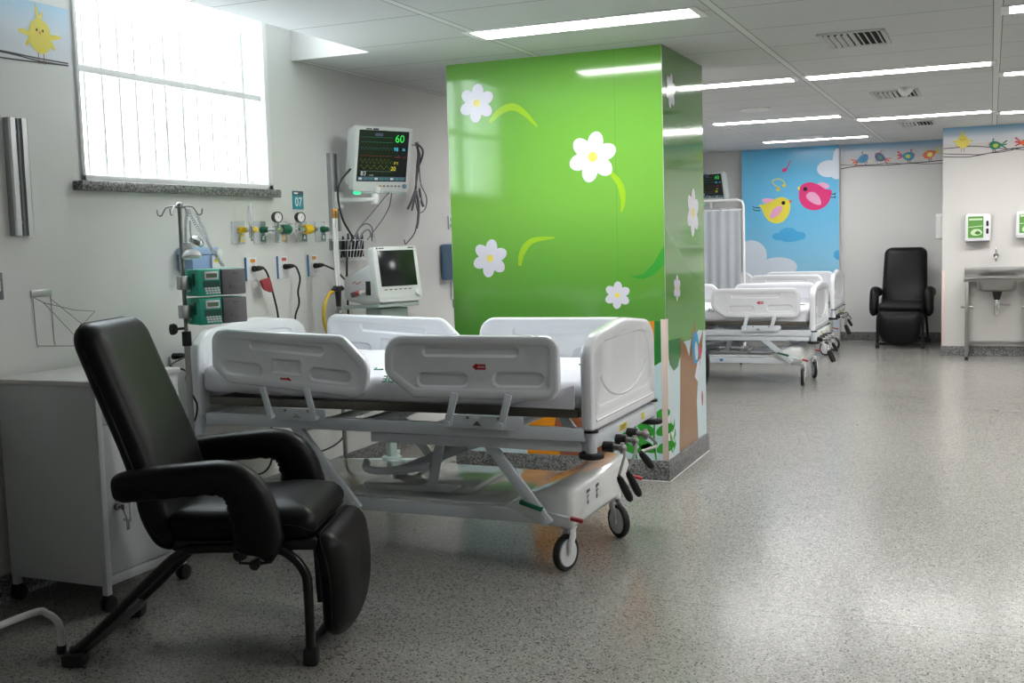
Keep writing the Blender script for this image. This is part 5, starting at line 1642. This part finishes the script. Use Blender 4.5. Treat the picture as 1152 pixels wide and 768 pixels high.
# second lead stored left of the vent cart: hose stand
t = thing('hose_stand', 'white twin tube stand with black connector and yellow gas hose', 'stand', (-3.45, 5.515, 0))
g = G()
for dy in (-.014, .014):
    g.cyl((0, dy, 1.13), (0, dy, 1.545), .0085, seg=12)
g.build('twin_tube', M_white2, t)
for dy in (-.014, .014):
    g = G(); g.cyl((0, dy, 1.545), (0, dy, 1.60), .0105, seg=14, bev=.003); g.build('tube_tip', M_brass, t)
g = G()
g.tube([(0, -.055, 1.135), (0, -.03, 1.148), (0, 0, 1.143), (0, .03, 1.148), (0, .05, 1.14)], [.012, .015, .016, .015, .012], 10)
g.cyl((0, 0, 1.14), (0, 0, 1.04), .02, .014, seg=16, bev=.003)
g.build('connector', M_black, t)
g = G(); g.cyl((0, .004, .02), (0, .004, 1.04), .013, seg=16); g.cyl((0, .004, .97), (0, .004, 1.015), .022, seg=14, bev=.004); g.build('stand_pole', M_steel, t)
g = G(); g.lathe([(0, 0), (.13, 0), (.13, .012), (.03, .03), (0, .03)], (0, .004, 0), seg=28); g.build('stand_base', M_grey, t)
g = G(); g.tube([(.0, -.045, 1.128), (0, -.10, 1.115), (0, -.15, 1.05), (0, -.16, .98), (0, -.14, .92), (0, -.11, .86), (0, -.05, .7), (-.05, 0, .5)], .0095, 10, sm=6); g.build('gas_hose', M_hose, t, label='yellow hose')

# ------------------------------------------------------------------ ventilator on its cart
t = thing('ventilator', 'boxy pale ventilator with dark screen on a cart behind the bed', 'ventilator', (-3.155, 5.70, 0), R_(-25))
T = at(0, 0, 1.225) @ Matrix.Rotation(R_(-9), 4, 'Y')
g = G()
g.prism(rrect(-.158, -.155, .158, .155, .02), (0, 0, 0), (0, 1, 0), (0, 0, 1), (1, 0, 0), -.06, 0, 0, .012)
g.xf(T); g.build('display_head', M_monitor, t)
g = G(); g.bx((.0003, -.128, -.078), (.003, .128, .13), .001); g.xf(T); g.build('screen', M_screen, t)
g = G(); g.cyl((0, .122, -.118), (.016, .122, -.118), .022, seg=22, bev=.003); g.xf(T); g.build('control_knob', M_monitor, t)
for k in range(6):
    g = G(); y = -.11 + k * .034; g.bx((.0003, y, -.10), (.002, y + .02, -.094)); g.xf(T); g.build('soft_key', M_grey, t)
g = G(); g.flat(circ(-.128, .143, .006, n=14), (0, 0, 0), (0, 1, 0), (0, 0, 1), (1, 0, 0), .0009); g.flat([(-.118, .140), (-.08, .140), (-.08, .146), (-.118, .146)], (0, 0, 0), (0, 1, 0), (0, 0, 1), (1, 0, 0), .0009)
g.xf(T); g.build('maker_mark', M_ink, t, 0)
g = G(); g.flat([(.09, .140), (.13, .140), (.13, .146), (.09, .146)], (0, 0, 0), (0, 1, 0), (0, 0, 1), (1, 0, 0), .0009); g.xf(T); g.build('model_mark', M_ink, t, 0)
g = G()
sec = lambda x, z0, z1, w: [(x, a, b) for a, b in rrect(-w, z0, w, z1, .03, 5)]
g.loft([sec(-.36, 1.08, 1.185, .13), sec(-.345, 1.06, 1.205, .145), sec(-.2, 1.045, 1.245, .156), sec(-.065, 1.04, 1.29, .158), sec(-.02, 1.045, 1.2, .156), sec(.02, 1.06, 1.10, .15)])
g.build('machine_body', M_white, t, 50)
for k, (x, z, r, m) in enumerate(((-.20, 1.105, .016, M_grey), (-.165, 1.115, .013, M_redstick), (-.12, 1.12, .011, M_white2))):
    g = G(); g.cyl((x, -.157, z), (x, -.192, z - .006), r, seg=14, bev=.003); g.build('port', m, t)
g = G(); g.bx((-.095, -.166, 1.10), (-.055, -.155, 1.18), .003); g.build('filter_door', M_black, t)
g = G()
for k in range(5): g.bx((-.235 + k * .018, -.1605, 1.165 + .006 * math.sin(k * 2)), (-.225 + k * .018, -.1583, 1.172 + .006 * math.sin(k * 2)))
g.build('marker_writing', M_redstick, t, 0)
g = G(); g.box((-.18, 0, 1.03), (.37, .29, .024), .008, (0, R_(-3), 0)); g.build('cart_shelf', M_ventgrey, t)
g = G(); g.bx((-.22, -.09, .86), (-.06, .11, 1.018), .012); g.bx((-.165, -.02, .1), (-.115, .03, .8605), .006); g.build('cart_column', M_ventgrey, t)
g = G(); g.bar((-.36, -.2, .1), (.1, .2, .1), .05, .03, .008); g.bar((-.36, .2, .1), (.1, -.2, .1), .05, .028, .008); g.cyl((-.14, .005, .085), (-.14, .005, .13), .06, seg=20, bev=.006); g.build('cart_base', M_ventgrey, t)
for sx in (-.33, .07):
    for sy in (-.17, .17):
        g = G(); g.box((sx, sy, .082), (.03, .03, .02), .003)
        for s in (-1, 1): g.cyl((sx + .01, sy + s * .012 - .008, .04), (sx + .01, sy + s * .012 + .008, .04), .04, seg=22, bev=.005)
        g.cyl((sx + .01, sy - .022, .045), (sx + .01, sy + .022, .045), .016, seg=12)
        g.build('caster', M_black, t)

# ------------------------------------------------------------------ blue box on the wall beside the column
t = thing('wall_dispenser', 'blue grey wall dispenser partly hidden behind the green column\'s left edge', 'dispenser', (LW, 7.42, 1.245))
g = G(); g.prism(rrect(-.17, -.13, .17, .13, .02), (0, 0, 0), (0, 1, 0), (0, 0, 1), (1, 0, 0), .0008, .10, 0, .012); g.build('dispenser_body', M_bluebox, t)
G().bx((.1005, -.075, -.085), (.106, .10, .085), .003).build('front_window', mat('blue_window', rgb(150, 176, 200), .3), t)
g = G(); g.cyl((.1065, -.065, .06), (.112, -.065, .06), .012, seg=14); g.build('lock', M_white, t)
for y, z, h, lab, m in ((7.43, 1.53, .10, 'white wall outlet above the blue dispenser', M_white), (7.44, 1.03, .13, 'white wall outlet below the blue dispenser', M_white), (7.47, .935, .06, 'small black wall socket lowest beside the column', M_black)):
    t = thing('wall_outlet', lab, 'outlet', (LW, y, z))
    G().bx((.0008, -.045, -h / 2), (.012, .045, h / 2), .003).build('cover_plate', m, t)
    for k in (-1, 1):
        g = G(); g.box((.0128, -.01, k * h * .22), (.002, .028, h * .26), .001); g.build('socket', M_black if m is M_white else M_grey, t)

# ------------------------------------------------------------------ sink corner at the far right
sx, sy = .065, SWY - .0135
t = thing('sink', 'stainless steel sink on a tube frame against the far right wall', 'sink', (sx, sy - .2, 0))
g = G()
g.prism(rrect(-.32, .818, .32, .85, .004), (0, 0, 0), (1, 0, 0), (0, 0, 1), (0, 1, 0), -.225, -.21, 0, .002)
g.bx((-.32, -.225, .838), (-.20, .19, .852), .003); g.bx((.20, -.225, .838), (.32, .19, .852), .003)
g.bx((-.20, -.225, .838), (.20, -.17, .852), .003); g.bx((-.20, .12, .838), (.20, .19, .852), .003)
g.bx((-.32, .17, .852), (.32, .19, .955), .003)
g.build('counter', M_steel, t)
g = G()
ring = lambda z, a, b, r: [(p, q - .025, z) for p, q in rrect(-a, -b, a, b, r, 6)]
g.loft([ring(.845, .20, .145, .05), ring(.80, .197, .142, .05), ring(.735, .18, .125, .06), ring(.71, .14, .09, .06), ring(.705, .03, .03, .02), ring(.712, .03, .03, .02), ring(.717, .138, .088, .06), ring(.74, .176, .121, .06), ring(.80, .193, .138, .05), ring(.845, .196, .141, .05)])
g.build('basin', M_steel, t, 60)
for px in (-.29, .29):
    for py in (-.20, .165):
        g = G(); g.bx((px - .018, py - .018, .035), (px + .018, py + .018, .838), .004); lg = g.build('leg', M_steel, t)
        g = G(); g.cyl((px, py, .0), (px, py, .035), .02, .014, seg=16); g.build('foot', M_black, lg)
for py, z in ((.165, .15), (.165, .56)):
    if z < .5:
        G().bx((-.27, py - .015, z - .018), (.27, py + .015, z + .018), .003).build('stretcher', M_steel, t)
for px in (-.29, .29):
    G().bx((px - .014, -.18, .13), (px + .014, .145, .16), .003).build('stretcher', M_steel, t)
    g = G(); g.cyl((px - .06, -.20, .555), (px + .06, -.20, .555), .012, seg=12); g.build('towel_peg', M_steel, t)
g = G(); g.cyl((0, -.025, .62), (0, -.025, .705), .028, .05, seg=20); g.build('drain_cup', M_black, t)
g = G(); g.cyl((0, -.025, .46), (0, -.025, .62), .03, seg=20, bev=.006); g.tube([(0, -.025, .58), (.06, .06, .56), (.12, .2, .55)], .012, 8); g.build('trap', M_chrome, t)
t = thing('wall_tap', 'small chrome tap on the wall above the steel sink', 'tap', (.05, SWY, 1.075))
g = G(); g.cyl((0, -.0008, 0), (0, -.008, 0), .026, seg=20); g.cyl((0, -.008, 0), (0, -.12, 0), .013, seg=16); g.tube([(0, -.11, 0), (0, -.14, -.005), (0, -.15, -.03), (0, -.15, -.055)], .012, 10, sm=4); g.build('spout', M_chrome, t)
g = G(); g.cyl((0, -.085, .01), (0, -.085, .05), .009, seg=12); g.ball((0, -.085, .055), .014); g.box((0, -.085, .072), (.012, .05, .014), .004); g.build('tap_handle', M_chrome, t)
def dispenser(x, z, label, kind):
    t = thing('towel_dispenser', label, 'dispenser', (x, SWY, z), 0, 'white dispensers above the sink')
    w, h = (.125, .145) if kind == 0 else (.13, .13)
    g = G(); g.prism(rounded([(-w, -h, .02), (w, -h, .02), (w, h, .035), (-w, h, .035)], 6), (0, 0, 0), (1, 0, 0), (0, 0, 1), (0, -1, 0), .0008, .11, 0, .02)
    g.build('case', M_white, t)
    g = G()
    g.prism(rrect(-.095, -h + .035, .055, h - .028, .008), (0, 0, 0), (1, 0, 0), (0, 0, 1), (0, -1, 0), .1103, .1125, 0)
    p = g.build('label_panel', mat('label_green', rgb(92, 152, 66), .4), t)
    g = G()
    A, B, N = (1, 0, 0), (0, 0, 1), (0, -1, 0)
    g.flat([(-.085, .075), (.045, .075), (.045, .095), (-.085, .095)], (0, 0, 0), A, B, N, .1131, 0)
    g.flat([(-.09, .0), (.05, .012), (.05, .02), (-.09, .008)], (0, 0, 0), A, B, N, .1131, 0)
    g.flat(sm2([(-.07, -.055), (-.04, -.02), (.02, -.022), (.045, -.06), (.0, -.085), (-.05, -.08)]), (0, 0, 0), A, B, N, .1131, 0)
    g.flat(sm2([(-.03, -.06), (.0, -.035), (.03, -.06), (.0, -.075)]), (0, 0, 0), A, B, N, .1135, 1)
    g.build('label_print', [mat('label_pale', rgb(206, 222, 190), .5), mat('label_leaf', rgb(58, 128, 46), .5)], p, 0)
    if kind == 0:
        for zz in (.04, -.04):
            g = G(); g.prism(rrect(.082, zz - .03, .106, zz + .028, .01), (0, 0, 0), A, B, N, .1103, .113); g.build('sight_slot', M_black, t)
    g = G(); g.bx((-w + .01, -.105, -h - .012), (w - .01, -.01, -h - .0005), .004); g.build('outlet_lip', M_grey if kind == 0 else M_white2, t)
dispenser(-.13, 1.376, 'white dispenser with green label and two dark slots, left of two above the sink', 0)
dispenser(.365, 1.40, 'white dispenser with green label cut by the photo\'s right edge', 1)
t = thing('soap_dispenser', 'plain white rounded dispenser on the alcove\'s right side wall', 'dispenser', (SWX, 13.35, 1.40))
g = G(); g.prism(rounded([(-.07, -.14, .02), (.07, -.14, .02), (.07, .14, .04), (-.07, .14, .04)], 6), (0, 0, 0), (0, 1, 0), (0, 0, 1), (-1, 0, 0), .0008, .085, 0, .012)
g.build('case', M_white2, t)
G().bx((-.084, -.03, -.155), (-.03, .03, -.1405), .004).build('push_lever', M_white, t)

# ------------------------------------------------------------------ curtain screen by the far beds
t = thing('curtain_screen', 'grey cloth curtain screen on a white tube frame beyond the column', 'screen', (-2.95, 12.0, 0))
g = G()
HX = .52
g.tube([(-HX, 0, .06), (-HX, 0, 1.68), (-HX + .015, 0, 1.725), (-HX + .06, 0, 1.742), (HX - .06, 0, 1.742), (HX - .015, 0, 1.725), (HX, 0, 1.68), (HX, 0, .06)], .014, 10)
g.build('tube_frame', M_white2, t)
for z in (1.635, .36):
    g = G(); g.cyl((-HX + .014, 0, z), (HX - .014, 0, z), .008, seg=10); g.build('curtain_rod', M_white2, t)
g = G()
n = 120; top, bot = [], []
for i in range(n + 1):
    x = -HX + .03 + (2 * HX - .06) * i / n
    w0 = .005 * math.sin(i * .52) + .003 * math.sin(i * .23 + 1)
    w1 = .007 * math.sin(i * .52 + .2) + .005 * math.sin(i * .19)
    top.append((x, w0)); bot.append((x, w1))
rings = []
for q in range(7):
    z = 1.655 - (1.655 - .35) * q / 6
    f = q / 6
    row = [(a[0], a[1] * (1 - f) + b[1] * f + .0016, z) for a, b in zip(top, bot)] + [(a[0], a[1] * (1 - f) + b[1] * f - .0016, z) for a, b in list(zip(top, bot))[::-1]]
    rings.append(row)
g.loft(rings); g.build('cloth', M_curtain, t, 60)
for s in (-1, 1):
    g = G(); g.tube([(s * HX, -.2, .055), (s * HX, 0, .065), (s * HX, .2, .055)], .014, 10); ft = g.build('foot_bar', M_white2, t)
    for y in (-.2, .2):
        g = G(); g.cyl((s * HX - .01, y, .024), (s * HX + .01, y, .024), .024, seg=18, bev=.003); g.cyl((s * HX, y, .03), (s * HX, y, .055), .008, seg=10); g.build('caster', M_rubber, ft)
